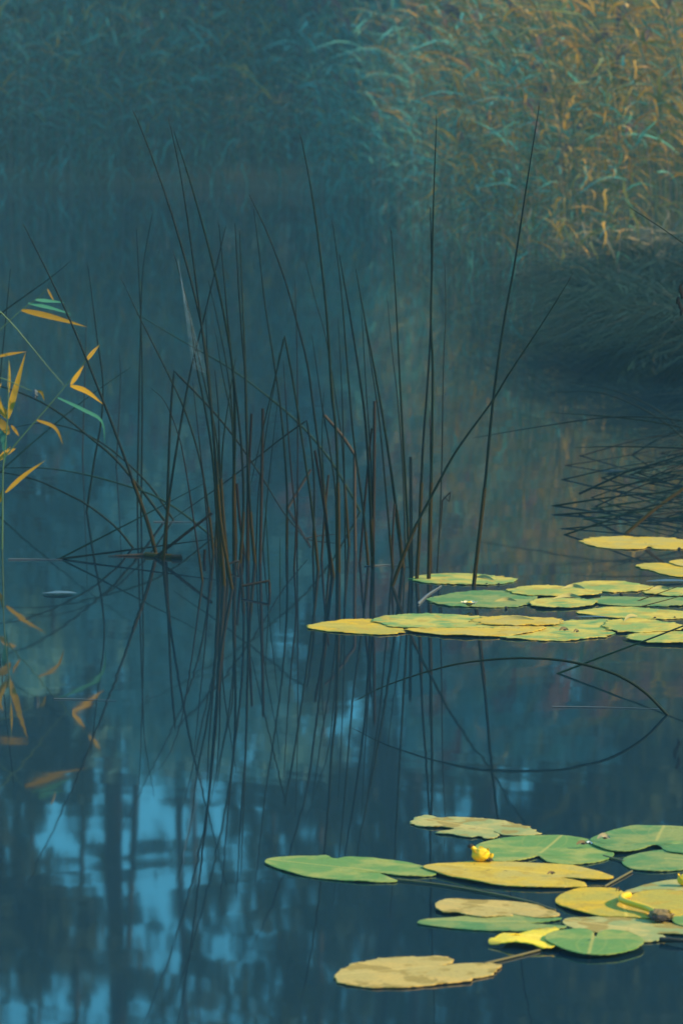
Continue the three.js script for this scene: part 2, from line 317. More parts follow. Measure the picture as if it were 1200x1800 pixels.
// pale broken stalks lying at the foot of the ochre reeds
{
  const r = rng(77), q = (a, b) => a + (b - a) * r(), parts = [], c = V(1.8, groundHeight(1.8, -32.3), -32.3);
  for (let i = 0; i < 170; i++) { const a = V(q(-0.2, 0.4), q(0.02, 0.42), q(-0.5, 0.5)), d = V(q(-1, 1), q(-0.35, 0.35), q(-0.5, 0.5)).normalize().multiplyScalar(q(0.1, 0.32)); parts.push(tube([a, a.clone().add(d)], () => 0.006, 4, 2)); }
  const m = mesh('reed_litter', mergeGeometries(parts), std(rgb(0.34, 0.25, 0.14), 0.9), null); m.position.copy(c); tag(m, 'pale heap of broken dry reed stalks at the foot of the ochre reeds', 'reed litter', null, 'stuff'); top(m);
}
// low dark sedge arching over the water at the right bank
const SEDGE = [leafy(rgb(0.007, 0.032, 0.022), 0.1), leafy(rgb(0.012, 0.045, 0.03), 0.1), leafy(rgb(0.05, 0.04, 0.016), 0.15)];
function sedge(x, z, n, reach, high, label, group, seed) {
  const r = rng(seed), q = (a, b) => a + (b - a) * r(), g = thing('sedge_tussock', label, 'sedge', group, V(x, Math.max(-0.03, groundHeight(x, z)), z)), sets = [[], [], []];
  for (let i = 0; i < n; i++) {
    const az = r() < 0.65 ? Math.PI + q(-0.9, 0.9) : q(0, 6.28), L = reach * q(0.5, 1.15), h = high * q(0.5, 1.2), b = V(q(-0.12, 0.12), -0.05, q(-0.12, 0.12)), d = V(Math.cos(az), 0, Math.sin(az));
    sets[r() < 0.5 ? 0 : r() < 0.8 ? 1 : 2].push(ribbon([b, b.clone().addScaledVector(d, L * 0.3).add(V(0, h * 0.85, 0)), b.clone().addScaledVector(d, L * 0.65).add(V(0, h, 0)), b.clone().addScaledVector(d, L).add(V(0, h * q(0.3, 0.95), 0))], (t) => 0.008 * blade(t), V(0, 1, 0), 6));
  }
  sets.forEach((s, k) => { if (s.length) tag(mesh('blades', mergeGeometries(s), SEDGE[k], g), null, null, null, 'stuff'); });
  return g;
}
[[2.25, -24.5], [2.0, -26.5], [2.5, -26], [1.9, -28.5], [2.35, -29], [2.7, -23], [1.75, -30.5], [2.6, -31], [1.7, -27.4], [2.1, -31.6], [2.0, -25.2]].forEach(([x, z], i) => sedge(x, z, 230, 1.15, 0.34, 'low dark green sedge tussock arching over the water below the ochre reeds', 'sedge tussocks below the right reeds', 900 + i));
[[1.85, -17.6], [1.75, -18.8], [1.95, -19.8], [2.1, -21]].forEach(([x, z], i) => sedge(x, z, 60, 0.9, 0.26, 'sparse dark sedge tussock at the right edge dipping into the water', 'sedge tussocks at the right edge', 950 + i));

// ------------------------------------------------------------------ rush stems
const culmTex = dataTex(256, (u, v) => { const a = 0.5 + 0.5 * wrapNoise(u, v, 16, 2), b = 0.5 + 0.5 * wrapNoise(u, v, 60, 7), k = 0.5 * a + 0.5 * b; return [0.62 + 0.38 * k, 0.62 + 0.38 * k, 0.62 + 0.38 * k]; }, true);
culmTex.repeat.set(30, 3);
const RUSH = {
  culm: [rgb(0.0045, 0.014, 0.007), rgb(0.006, 0.017, 0.006), rgb(0.004, 0.012, 0.009)].map((c) => std(c, 0.6, { map: culmTex, specularIntensity: 0.25 })),
  green: std(rgb(0.010, 0.038, 0.018), 0.6, { map: culmTex, specularIntensity: 0.25 }),
  sheath: std(rgb(0.050, 0.032, 0.005), 0.8, { map: culmTex, specularIntensity: 0.2 }), tip: std(rgb(0.05, 0.026, 0.012), 0.9, { specularIntensity: 0.2 }),
  dead: [rgb(0.050, 0.032, 0.022), rgb(0.105, 0.072, 0.052), rgb(0.028, 0.015, 0.010)].map((c) => std(c, 0.9, { map: culmTex, specularIntensity: 0.2 })),
  amber: std(rgb(0.15, 0.078, 0.015), 0.85, { map: culmTex, specularIntensity: 0.2 }),
};
const GROUPS = {
  left: ['slender dark green rush stem in the dense left half of the central clump', 'rush stems in the left half of the clump'],
  mid: ['slender dark green rush stem in the middle of the central clump', 'rush stems in the middle of the clump'],
  right: ['slender dark green rush stem in the right half of the central clump', 'rush stems in the right half of the clump'],
  brown: ['short dead brown rush stem standing among the green stems of the central clump', 'dead brown stems in the clump'],
  edge: ['thin dark rush stem bending in from the right edge above the yellow pads', 'bent stems at the right edge'],
};
// pixels: base first, tip last; w = width of the stem at its base in the photograph's pixels
function rush(pixels, w, o = {}) {
  const D = o.D ?? -onWater(...pixels[0]).z, dz = o.dz ?? 0, n = pixels.length;
  const pts = pixels.map(([x, y], i) => atDepth(x, y, D + dz * i / (n - 1)));
  const base = pts[0].clone(), rad = w * D / F / 2, [label, group] = o.group ? GROUPS[o.group] : [o.label, o.set];
  const g = thing(o.name ?? 'rush_stem', o.label ?? label, o.category ?? 'rush stem', group, base);
  const down = pts[0].clone().sub(pts[1]).normalize();
  if (!o.afloat) pts.unshift(pts[0].clone().addScaledVector(down, 0.18).add(V(0, -0.03, 0)));
  const kinks = o.afloat ? o.kinks ?? [] : [1, ...(o.kinks ?? []).map((k) => k + 1)], local = pts.map((p) => p.sub(base));
  const mat = o.mat ?? RUSH.culm[Math.floor(R() * 3)], tipTo = o.blunt ? 0.85 : 0.2;
  mesh('culm', tube(local, (t) => rad * (tipTo + (1 - tipTo) * Math.pow(1 - t, 0.6)), 6, 6, kinks), mat, g);
  if (o.sheath) {
    const cv = kinks.length > 1 ? new THREE.CatmullRomCurve3(local.slice(0, kinks[1] + 1), false, 'centripetal') : new THREE.CatmullRomCurve3(local, false, 'centripetal'), L = cv.getLength(), e = Math.min(0.7, (0.22 + o.sheath) / L), sp = [];
    for (let i = 0; i <= 6; i++) sp.push(cv.getPointAt(e * i / 6));
    mesh('basal_sheath', tube(sp, (t) => rad * (1.22 - 0.1 * t) * (t > 0.97 ? 0.95 : 1), 6, 3), RUSH.sheath, g);
  }
  if (o.dryTip) {
    const a = local[local.length - 1], b = local[local.length - 2], d = a.clone().sub(b).normalize(), r = rad * 0.2;
    mesh('dry_tip', tube([a.clone().addScaledVector(d, -0.01), a.clone().addScaledVector(d, o.dryTip * 0.5).add(V(-0.002, 0, 0)), a.clone().addScaledVector(d, o.dryTip)], (t) => r * (1.1 - 0.9 * t), 5, 3), RUSH.tip, g);
  }
  return g;
}
const SH = 0.16;
// left half of the clump
rush([[394, 1030], [384, 880], [375, 760], [362, 620], [345, 530], [300, 370], [262, 262], [238, 202]], 7, { label: 'tallest rush of the left half, leaning left with its tip highest', sheath: 0.3, dryTip: 0.03, dz: 0.2 });
rush([[408, 1035], [388, 920], [378, 790], [365, 660], [352, 555], [336, 430], [318, 310], [300, 222]], 6, { label: 'tall rush with a reddish upper half just right of the tallest left stem', sheath: 0.32, dryTip: 0.03 });
rush([[412, 985], [411, 860], [413, 750], [409, 650], [392, 545], [368, 440], [337, 328], [306, 231]], 6.5, { label: 'tall rush leaning left, third from the left among the high tips', sheath: 0.28, dz: -0.2 });
rush([[422, 990], [428, 900], [424, 780], [408, 640], [400, 560], [392, 470], [385, 395]], 6, { group: 'left', sheath: SH, dryTip: 0.02 });
rush([[287, 985], [297, 880], [318, 745], [338, 640], [355, 573], [375, 490], [397, 398]], 6, { label: 'rush leaning right across the left half of the clump', sheath: 0.2 });
rush([[448, 990], [440, 900], [434, 780], [430, 645], [426, 600], [418, 480], [413, 392]], 6, { group: 'left', sheath: SH });
rush([[436, 985], [436, 890], [435, 790], [431, 640], [426, 520], [421, 405]], 6, { group: 'left', sheath: SH, dz: 0.2 });
rush([[387, 1000], [379, 865], [372, 790], [360, 715], [345, 640], [333, 550], [309, 455]], 6, { group: 'left', sheath: 0.25, dryTip: 0.03 });
rush([[379, 960], [384, 850], [382, 780], [366, 700], [352, 640], [335, 560], [316, 490]], 5, { group: 'left', sheath: 0.2 });
rush([[415, 955], [412, 850], [409, 732], [398, 640], [382, 560], [366, 492]], 5, { group: 'left', sheath: SH });
rush([[413, 985], [411, 860], [407, 732], [397, 685], [388, 640], [380, 590]], 5, { group: 'left', sheath: SH, dryTip: 0.03 });
rush([[385, 975], [382, 860], [376, 760], [366, 650], [362, 560]], 6, { group: 'left', sheath: 0.3 });
rush([[401, 1010], [392, 900], [386, 800], [384, 720], [378, 650]], 6, { group: 'left', sheath: 0.3 });
rush([[390, 995], [389, 880], [392, 780], [403, 700], [414, 630]], 5, { group: 'left', sheath: 0.25 });
rush([[292, 968], [295, 865], [300, 730], [306, 652], [360, 707], [407, 762], [462, 842], [500, 903], [540, 952]], 6, { kinks: [3], label: 'rush snapped over at a sharp peak, its top slanting down right into the water' });
rush([[375, 975], [372, 940], [362, 865], [350, 802], [325, 722], [287, 640], [250, 567], [217, 497]], 5, { label: 'long thin rush leaning far left over the open water', sheath: 0.15, dryTip: 0.03 });
rush([[356, 1022], [345, 945], [335, 877], [324, 810], [314, 765], [287, 702], [265, 682]], 4, { label: 'thin withered purplish rush curling left at its tip', mat: RUSH.dead[2], sheath: 0.08 });
rush([[370, 1000], [362, 890], [352, 790], [339, 672]], 4, { group: 'left', mat: RUSH.dead[2] });
rush([[243, 930], [242, 870], [243, 800], [247, 600], [252, 470], [268, 375]], 4.5, { label: 'faint rush standing apart in the mist left of the clump, bending right', D: 17.8 });
rush([[247, 935], [249, 850], [250, 650], [246, 520], [240, 402]], 4.5, { label: 'faint straight rush standing apart in the mist left of the clump', D: 17.6 });
rush([[474, 1030], [470, 952], [466, 878]], 4, { label: 'short thin green shoot at the right foot of the left half', mat: RUSH.green });
rush([[457, 990], [459, 900], [460, 840], [462, 718]], 6.5, { group: 'brown', mat: RUSH.dead[0], blunt: true, name: 'withered_rush', category: 'dead stem' });
rush([[434, 985], [436, 865], [442, 727]], 5.5, { group: 'brown', mat: RUSH.dead[2], blunt: true, name: 'withered_rush', category: 'dead stem' });
rush([[429, 975], [420, 900], [416, 850]], 6, { group: 'brown', mat: RUSH.dead[2], blunt: true, name: 'withered_rush', category: 'dead stem' });
rush([[450, 975], [455, 860], [468, 760], [485, 662], [491, 618]], 3.6, { group: 'left' });
rush([[462, 965], [472, 850], [484, 740], [490, 690]], 3.4, { group: 'left' });
// middle
rush([[504, 965], [504, 859], [494, 727], [482, 640], [465, 530], [455, 440], [446, 367]], 5, { group: 'mid', sheath: 0.1 });
rush([[586, 1012], [577, 960], [567, 844], [552, 727], [540, 640], [520, 560], [500, 490], [470, 410], [438, 342]], 6, { label: 'tall rush of the middle of the clump, bowing left to its tip', sheath: 0.25 });
rush([[559, 1002], [549, 902], [527, 748], [513, 660], [500, 590], [487, 650], [465, 742], [450, 810], [441, 850]], 5.5, { kinks: [4], label: 'rush folded at a sharp peak like an upturned V in the middle of the clump', sheath: 0.12 });
rush([[550, 975], [552, 850], [547, 790], [539, 739], [502, 765], [450, 806], [390, 852], [305, 911]], 5, { kinks: [3], label: 'rush broken at a right angle, its top slanting down left to the water' });
rush([[620, 875], [578, 806], [526, 745], [450, 681], [400, 645], [330, 605], [240, 552]], 5, { label: 'thin rush slanting from the middle of the clump far up to the left', mat: RUSH.green, D: 17.6 });
rush([[595, 1006], [594, 873], [590, 757], [583, 692], [575, 567], [562, 442], [546, 329], [529, 241]], 7, { label: 'tallest rush of the middle of the clump, nearly straight', sheath: 0.28, dryTip: 0.015 });
rush([[647, 994], [637, 888], [622, 777], [610, 640], [598, 496], [585, 395]], 5.5, { group: 'mid', sheath: 0.1, dryTip: 0.02 });
rush([[655, 996], [650, 873], [642, 742], [633, 671], [617, 567], [596, 447]], 7, { group: 'mid', sheath: 0.15, dz: -0.2 });
rush([[592, 1000], [590, 873], [578, 780], [567, 719], [556, 643], [548, 590]], 5, { group: 'mid', sheath: 0.2 });
rush([[597, 985], [592, 800], [577, 617], [553, 523], [533, 445]], 4, { group: 'mid', dz: 0.6 });
rush([[607, 985], [605, 830], [601, 696], [594, 560]], 4, { group: 'mid' });
rush([[655, 990], [652, 820], [644, 696], [635, 540]], 4, { group: 'mid' });
rush([[522, 965], [523, 800], [522, 617], [518, 490]], 3.6, { group: 'mid', mat: RUSH.dead[2] });
rush([[579, 990], [570, 870], [566, 770], [569, 690]], 4.5, { group: 'mid', sheath: 0.25 });
rush([[613, 960], [606, 860], [600, 770], [590, 700], [583, 650]], 5, { group: 'mid', sheath: 0.2 });
rush([[492, 1030], [492, 945]], 3.5, { label: 'short thin green shoot left of the dead stems', mat: RUSH.green });
rush([[517, 1000], [520, 917], [513, 844], [504, 730], [498, 634]], 4.5, { group: 'brown', mat: RUSH.dead[2], name: 'withered_rush', category: 'dead stem' });
rush([[624, 968], [623, 880], [623, 799], [600, 765], [570, 730]], 7, { kinks: [2], label: 'dead brown stem snapped with a pale end slanting up left', mat: RUSH.dead[1], blunt: true, name: 'withered_rush', category: 'dead stem' });
rush([[505, 894], [525, 860], [546, 825]], 6, { label: 'pale snapped stub slanting right out of the water', mat: RUSH.dead[1], blunt: true, name: 'withered_rush', category: 'dead stem' });
rush([[535, 947], [560, 942], [590, 939]], 4.5, { label: 'pale dead stem lying almost flat on the water in mid clump', mat: RUSH.dead[1], name: 'withered_rush', category: 'dead stem' });
rush([[583, 1014], [575, 932], [565, 860], [553, 792]], 6, { group: 'brown', mat: RUSH.dead[2], blunt: true, name: 'withered_rush', category: 'dead stem' });
rush([[565, 985], [570, 910], [577, 835]], 5, { group: 'brown', mat: RUSH.dead[0], blunt: true, name: 'withered_rush', category: 'dead stem' });
rush([[632, 990], [641, 880], [653, 753]], 5, { group: 'brown', mat: RUSH.dead[2], blunt: true, name: 'withered_rush', category: 'dead stem' });
rush([[655, 990], [657, 850], [658, 705]], 7, { group: 'brown', mat: RUSH.dead[0], blunt: true, name: 'withered_rush', category: 'dead stem' });
// right half
rush([[708, 998], [693, 873], [674, 742], [658, 650], [642, 567], [625, 473]], 7, { group: 'right', sheath: 0.18 });
rush([[690, 1000], [680, 888], [666, 736], [652, 640], [640, 560]], 5, { group: 'right', sheath: 0.1 });
rush([[722, 1008], [717, 932], [708, 771], [701, 640], [694, 504], [687, 406]], 6, { group: 'right', sheath: 0.14, dryTip: 0.02 });
rush([[712, 955], [708, 830], [698, 696], [690, 629], [681, 530]], 4.5, { group: 'right', dryTip: 0.03, dz: 0.5 });
rush([[753, 1019], [756, 902], [759, 757], [760, 640], [757, 567], [759, 462], [762, 337], [767, 210]], 7, { label: 'tall straight rush right of the clump, tallest of the close pair', sheath: 0.3, dryTip: 0.02 });
rush([[732, 1019], [737, 932], [743, 786], [750, 690], [756, 587], [758, 483], [756, 365]], 6.5, { label: 'straight rush right of the clump, shorter of the close pair', sheath: 0.3 });
rush([[832, 1030], [850, 870], [867, 696], [883, 579], [904, 462], [925, 325], [947, 187]], 7, { label: 'tallest single rush, leaning right against the ochre reeds', sheath: 0.3, dryTip: 0.015 });
rush([[689, 1031], [727, 932], [759, 870], [800, 795], [868, 700], [892, 660], [950, 572], [1000, 492]], 6.5, { label: 'rush slanting far right and crossing the tallest single stem', sheath: 0.2, dryTip: 0.03 });
rush([[768, 1005], [772, 932], [776, 821], [779, 640], [783, 546], [781, 460]], 4, { label: 'thin faint rush just right of the close pair', dz: 0.3 });
rush([[723, 1018], [722, 920], [721, 803]], 7, { label: 'rough brown dead stem with a hooked top in front of the pads', mat: RUSH.dead[1], blunt: true, name: 'withered_rush', category: 'dead stem' });
rush([[689, 1000], [690, 940], [693, 886]], 5, { group: 'brown', mat: RUSH.dead[0], blunt: true, name: 'withered_rush', category: 'dead stem' });
rush([[757, 1000], [757, 860], [755, 722]], 6, { group: 'brown', mat: RUSH.dead[0], name: 'withered_rush', category: 'dead stem' });
rush([[773, 930], [777, 880], [791, 865], [789, 882], [779, 872]], 4, { kinks: [1, 2, 3], D: 15.9, afloat: true, label: 'small bent triangle of dead leaf on the thin faint rush', mat: RUSH.dead[2], name: 'dead_leaf', category: 'dead leaf' });
// stems lying and arching left of the clump
rush([[275, 976], [257, 910], [235, 850], [230, 834], [179, 698], [128, 573], [89, 489], [43, 397]], 6.5, { label: 'long straight rush leaning left from the floating brown fragment', sheath: 0.25, dryTip: 0.01 });
rush([[290, 916], [252, 865], [200, 804], [166, 775], [84, 713], [0, 679], [-90, 668]], 6, { label: 'dark rush arching left out of the picture, highest of the four arches', mat: RUSH.culm[0] });
rush([[305, 914], [260, 850], [184, 782], [128, 754], [74, 744], [26, 751]], 4.5, { label: 'thin rush arching left, second highest of the four arches' });
rush([[375, 945], [325, 905], [282, 877], [250, 863], [153, 835], [77, 823], [-20, 823]], 4.5, { label: 'green rush arching left almost level, third of the four arches', mat: RUSH.green });
rush([[234, 963], [207, 930], [153, 887], [115, 867], [64, 844], [0, 830], [-60, 828]], 5, { label: 'dark rush arching left, lowest of the four arches' });
rush([[150, 918], [166, 811], [179, 734], [181, 670], [171, 593], [155, 468]], 5, { label: 'bowed faint rush standing alone at the left', D: 17.6, dryTip: 0.02 });
rush([[-22, 930], [-8, 760], [5, 620], [19, 473]], 4, { label: 'faint rush rising at the left edge of the picture' });
rush([[-300, 870], [-150, 680], [0, 553], [88, 489], [119, 464]], 6, { label: 'dark stem slanting in from the left edge toward upper right', dryTip: 0.02 });
rush([[-40, 870], [10, 821], [77, 762], [158, 696], [231, 645]], 4, { label: 'thin green stem slanting up right behind the yellow leaves', mat: RUSH.green });
rush([[142, 905], [146, 780], [150, 640], [152, 560]], 3, { label: 'very faint brown stem behind the bowed rush at left', mat: RUSH.dead[0], D: 20 });
rush([[204, 830], [208, 760], [212, 660], [210, 620]], 3, { label: 'very faint reddish stem in the mist left of the clump', mat: RUSH.dead[2], D: 19.5 });
rush([[105, 982], [230, 918], [357, 851]], 4.5, { label: 'straight green stem rising low from the water toward the clump', mat: RUSH.green });
rush([[103, 983], [240, 965], [384, 946]], 5, { label: 'dark stem lying nearly flat on the water left of the clump', name: 'fallen_rush', category: 'rush stem' });
rush([[272, 981], [320, 943], [373, 902]], 6.5, { label: 'stiff dark brown stub slanting up from the floating brown fragment', mat: RUSH.dead[2], blunt: true, name: 'withered_rush', category: 'dead stem' });
rush([[474, 1042], [473, 1021], [425, 1030]], 5.5, { kinks: [1], label: 'snapped stem end bent square over the water at the clump foot', mat: RUSH.dead[0], blunt: true, name: 'withered_rush', category: 'dead stem' });
rush([[418, 1000], [420, 986], [398, 992]], 4.5, { kinks: [1], label: 'small snapped tan stem end inside the clump foot', mat: RUSH.dead[1], blunt: true, name: 'withered_rush', category: 'dead stem' });
rush([[359, 985], [360, 966]], 6, { label: 'tiny dark stub poking from the water in the left half', mat: RUSH.dead[2], blunt: true, name: 'withered_rush', category: 'dead stem' });
// near right
rush([[1172, 1257], [1130, 1215], [1080, 1185], [1000, 1163], [930, 1157], [870, 1159], [800, 1168], [720, 1190], [660, 1213], [628, 1230]], 6.5, { label: 'dark rush bent over in a long low arch in front of the upper pads', dryTip: 0.02 });
rush([[980, 1184], [1040, 1161], [1120, 1131], [1230, 1088], [1330, 1045]], 5, { label: 'straight green stem slanting out of the water to the right edge', mat: RUSH.green });
rush([[1115, 1058], [1160, 1042], [1215, 1022]], 3, { label: 'thin brown stem crossing the right pads, upper of two', mat: RUSH.amber });
rush([[1123, 1067], [1165, 1056], [1225, 1040]], 3, { label: 'thin brown stem crossing the right pads, lower of two', mat: RUSH.amber });
rush([[1450, 900], [1330, 540], [1200, 428], [1105, 364]], 5, { label: 'dark stem slanting in from the right edge across the ochre reeds', D: 15 });
// right edge
const EDGE = [
  [[[973, 889], [1067, 875], [1147, 867], [1230, 866]], 5], [[[975, 905], [1093, 897], [1230, 892]], 5], [[[992, 940], [1067, 915], [1147, 889], [1230, 878]], 4.5],
  [[[1230, 745], [1163, 735], [1077, 733], [960, 748], [830, 770]], 4, 18.5], [[[1240, 760], [1150, 742], [1077, 733], [965, 725]], 4, 18.5], [[[1240, 790], [1150, 786], [1067, 785], [1008, 787]], 4.5, 17.6],
  [[[1099, 830], [1147, 816], [1240, 786]], 5, 17.9], [[[1057, 840], [1120, 822], [1230, 806]], 3.5], [[[1171, 909], [1230, 890]], 4], [[[1140, 850], [1190, 842], [1240, 838]], 4],
  [[[1085, 905], [1150, 896], [1230, 884]], 4], [[[1120, 920], [1170, 916], [1240, 900]], 4], [[[1075, 862], [1160, 835], [1240, 800]], 3.6], [[[1260, 850], [1200, 770], [1130, 720], [1050, 690], [960, 690]], 4, 18.8], [[[1250, 830], [1180, 740], [1090, 690], [1000, 672]], 4, 20],
  [[[1110, 800], [1160, 770], [1240, 745]], 4], [[[1040, 858], [1110, 850], [1230, 832]], 3.5],
];
EDGE.forEach(([p, w, D]) => rush(p, w, { group: 'edge', D, mat: undefined }));
for (let i = 0; i < 20; i++) {
  const x = rr(985, 1180), y = rr(795, 930), L = rr(140, 260), up = rr(14, 70), e = rr(-0.3, 0.5);
  rush([[x, y], [x + L * 0.5, y - up * (0.5 + 0.4 * e)], [x + L, y - up]], rr(2.6, 4.4), { group: 'edge', mat: i % 6 === 0 ? RUSH.dead[0] : i % 3 === 0 ? RUSH.green : undefined });
}
rush([[1100, 937], [1155, 891], [1200, 859], [1260, 815]], 7, { label: 'stout orange brown stem slanting up right above the farthest yellow pad', mat: RUSH.amber, blunt: true, name: 'withered_rush', category: 'dead stem' });

// ------------------------------------------------------------------ water lily pads
// leaf print: mottling, a midrib along +u from the middle and side veins; all of it pigment and wear of the blade
function padTexture(seed, base, blotch, vein, speck, amount, wear, level = 0.15) {
  const n = 512, mix = (a, b, t) => a.map((x, k) => x + (b[k] - x) * t), r = rng(seed), spots = [];
  for (let i = 0; i < 46; i++) spots.push([r(), r(), 0.002 + 0.005 * r() * r(), r()]);
  return dataTex(n, (u, v) => {
    const x = u * 6, y = v * 6, a = fbm(x * 0.8 + seed, y * 0.8, seed * 1.7, 4), b = fbm(x * 3 + 9, y * 3 + seed, 2.5, 3), fine = fbm(x * 14, y * 14, seed, 2);
    let c = mix(base, blotch, Math.max(0, Math.min(1, 0.5 + amount + 2.6 * a + 0.9 * b)));
    if (wear) { const w = fbm(x * 1.6 + 20, y * 1.6 + seed, 5.5, 4) + 0.15 * b; if (w > level) c = mix(c, wear, Math.min(1, (w - level) * 14) * 0.8); }
    const dx = u - 0.5, dy = v - 0.5, rad = Math.hypot(dx, dy), ang = Math.abs(Math.atan2(dy, dx));
    const rib = Math.exp(-Math.pow(dy / 0.006, 2)) * (dx > 0 ? 1 : 0);
    const k = Math.abs(((ang + rad * 0.9 + 0.02 * a) * 3.6) % 1 - 0.5), side = Math.exp(-Math.pow(k / (0.03 + 0.004 / (rad + 0.03)), 2)) * Math.min(1, rad * 6) * 0.35;
    c = mix(c, vein, Math.min(1, 0.75 * rib + side * 0.6));
    c = c.map((q) => q * (1 + 0.22 * fine));
    for (const [sx, sy, sr, st] of spots) if (Math.hypot(u - sx, (v - sy)) < sr * (1 + 0.5 * b)) c = mix(c, speck, 0.55 + 0.4 * st);
    return c.map((q) => toS(Math.max(0, q)));
  }, true, false);
}
const dark = [0.05, 0.035, 0.02];
const PADS = {
  green: [[1, [0.13, 0.23, 0.055], [0.30, 0.30, 0.07]], [2, [0.10, 0.20, 0.06], [0.25, 0.26, 0.07]]].map(([s, a, b]) => padTexture(s, a, b, [0.46, 0.36, 0.09], dark, -0.15)),
  yellow: [[3, [0.56, 0.345, 0.03], [0.47, 0.33, 0.07]], [4, [0.60, 0.35, 0.015], [0.42, 0.31, 0.045]]].map(([s, a, b]) => padTexture(s, a, b, [0.72, 0.48, 0.08], dark, 0, [0.46, 0.28, 0.03])),
  tan: [[5, [0.54, 0.34, 0.09], [0.45, 0.31, 0.09]], [6, [0.46, 0.35, 0.11], [0.28, 0.29, 0.10]]].map(([s, a, b]) => padTexture(s, a, b, [0.62, 0.42, 0.13], dark, 0, [0.30, 0.19, 0.035], 0.06)),
  mixed: [[7, [0.17, 0.27, 0.075], [0.52, 0.39, 0.07]], [8, [0.25, 0.30, 0.07], [0.58, 0.40, 0.06]]].map(([s, a, b]) => padTexture(s, a, b, [0.55, 0.40, 0.09], dark, -0.05, [0.44, 0.28, 0.04])),
};
for (const k in PADS) PADS[k] = PADS[k].map((map) => new THREE.MeshPhysicalMaterial({ map, roughness: 0.7, specularIntensity: 0.28 }));
const PETIOLE = std(rgb(0.13, 0.10, 0.025), 0.7), RIM = std(rgb(0.32, 0.26, 0.08), 0.8);
const tess = new TessellateModifier(0.035, 4);
function pad(px, kind, label, o = {}) {
  const lift = 0.003 + (o.layer ?? 0) * 0.0035, seed = (o.seed ?? px[0][0]) * 0.37;
  const world = px.map(([x, y]) => onWater(x, y, lift)), c = world.reduce((a, p) => a.add(p), V(0, 0, 0)).divideScalar(world.length); c.y = 0;
  const flat = world.map((p) => V(p.x - c.x, 0, p.z - c.z)), cv = new THREE.CatmullRomCurve3(flat, true, 'centripetal'), n = Math.round(cv.getLength() / 0.008), rag = o.ragged ?? 0.001, out = [];
  for (let i = 0; i < n; i++) {
    const p = cv.getPointAt(i / n), k = i / n * 40, tan = cv.getTangentAt(i / n);
    const e = rag * (1.4 * noise.noise(k, seed, 0.5) + 0.9 * noise.noise(k * 3.1, seed, 4.5)) + (rag > 0.003 && noise.noise(k * 1.3, seed, 9.5) > 0.32 ? -rag * 1.6 : 0);
    out.push(new THREE.Vector2(p.x - tan.z * e, p.z + tan.x * e));
  }
  let flatGeo = new THREE.ShapeGeometry(new THREE.Shape(out)); flatGeo = tess.modify(flatGeo);
  flatGeo.deleteAttribute('normal'); flatGeo.deleteAttribute('uv'); flatGeo = mergeVertices(flatGeo, 1e-5);
  const P = flatGeo.attributes.position, pos = [], uv = [], idx = [], I = flatGeo.index.array, N = P.count;
  const org = onWater(...(o.origin ?? [px.reduce((a, p) => a + p[0], 0) / px.length, px.reduce((a, p) => a + p[1], 0) / px.length])).sub(c), rib = o.rib ? onWater(...o.rib).sub(c).sub(org) : V(1, 0, 0.3), th = Math.atan2(rib.z, rib.x);
  const amp = o.wave ?? 0.002, height = (x, z) => {
    let e = 1e9; for (let i = 0; i < out.length; i += 2) e = Math.min(e, Math.hypot(x - out[i].x, z - out[i].y));
    const near = Math.exp(-e / 0.018);
    return lift + amp * (1.2 * noise.noise(x * 11, seed, z * 11) + 0.6 * noise.noise(x * 27, seed, z * 27)) + near * (o.curl ?? 0.0012) * (0.7 + 1.3 * noise.noise(x * 18, seed + 5, z * 18));
  };
  for (let s = 0; s < 2; s++) for (let i = 0; i < N; i++) {
    const x = P.getX(i), z = P.getY(i), y = Math.max(height(x, z), 0.003) - s * 0.0022, dx = (x - org.x) / 0.55, dz = (z - org.z) / 0.55;
    pos.push(x, y, z); uv.push(0.5 + dx * Math.cos(th) + dz * Math.sin(th), 0.5 - dx * Math.sin(th) + dz * Math.cos(th));
  }
  const edges = new Map();
  for (let i = 0; i < I.length; i += 3) {
    let [a, b, d] = [I[i], I[i + 1], I[i + 2]];
    const ax = P.getX(b) - P.getX(a), ay = P.getY(b) - P.getY(a), bx = P.getX(d) - P.getX(a), by = P.getY(d) - P.getY(a);
    if (ax * by - ay * bx > 0) [b, d] = [d, b];                                   // face up
    idx.push(a, b, d, a + N, d + N, b + N);
    for (const [p, q] of [[a, b], [b, d], [d, a]]) { const k = Math.min(p, q) * 1e6 + Math.max(p, q); edges.has(k) ? edges.set(k, null) : edges.set(k, [p, q]); }
  }
  for (const e of edges.values()) if (e) { const [p, q] = e; idx.push(p, p + N, q, q, p + N, q + N); }
  const g = new THREE.BufferGeometry(); g.setAttribute('position', new THREE.Float32BufferAttribute(pos, 3)); g.setAttribute('uv', new THREE.Float32BufferAttribute(uv, 2)); g.setIndex(idx); g.computeVertexNormals();
  const t = thing('lily_pad', label, 'lily pad', o.group ?? 'floating lily pads', c);
  mesh('blade', g, PADS[kind][o.variant ?? 0], t);
  if (o.petiole) mesh('petiole', tube(o.petiole.map(([x, y]) => { const p = onWater(x, y, 0.003).sub(c); return p; }), () => 0.0022, 6, 4), PETIOLE, t);
  if (o.fold) {                                                                   // a raised crease or flap in the blade
    const pts = o.fold.map(([x, y], i) => { const p = onWater(x, y, 0).sub(c); p.y = lift + (i === 0 || i === o.fold.length - 1 ? 0.0005 : 0.003); return p; });
    tag(mesh('curled_flap', ribbon(pts, (u) => 0.007 * Math.sin(Math.PI * Math.min(1, u * 0.96 + 0.02)), V(0, 0.55, 0.8), 10, 0.6), RIM, t), 'brown upturned flap of the blade');
  }
  return t;
}
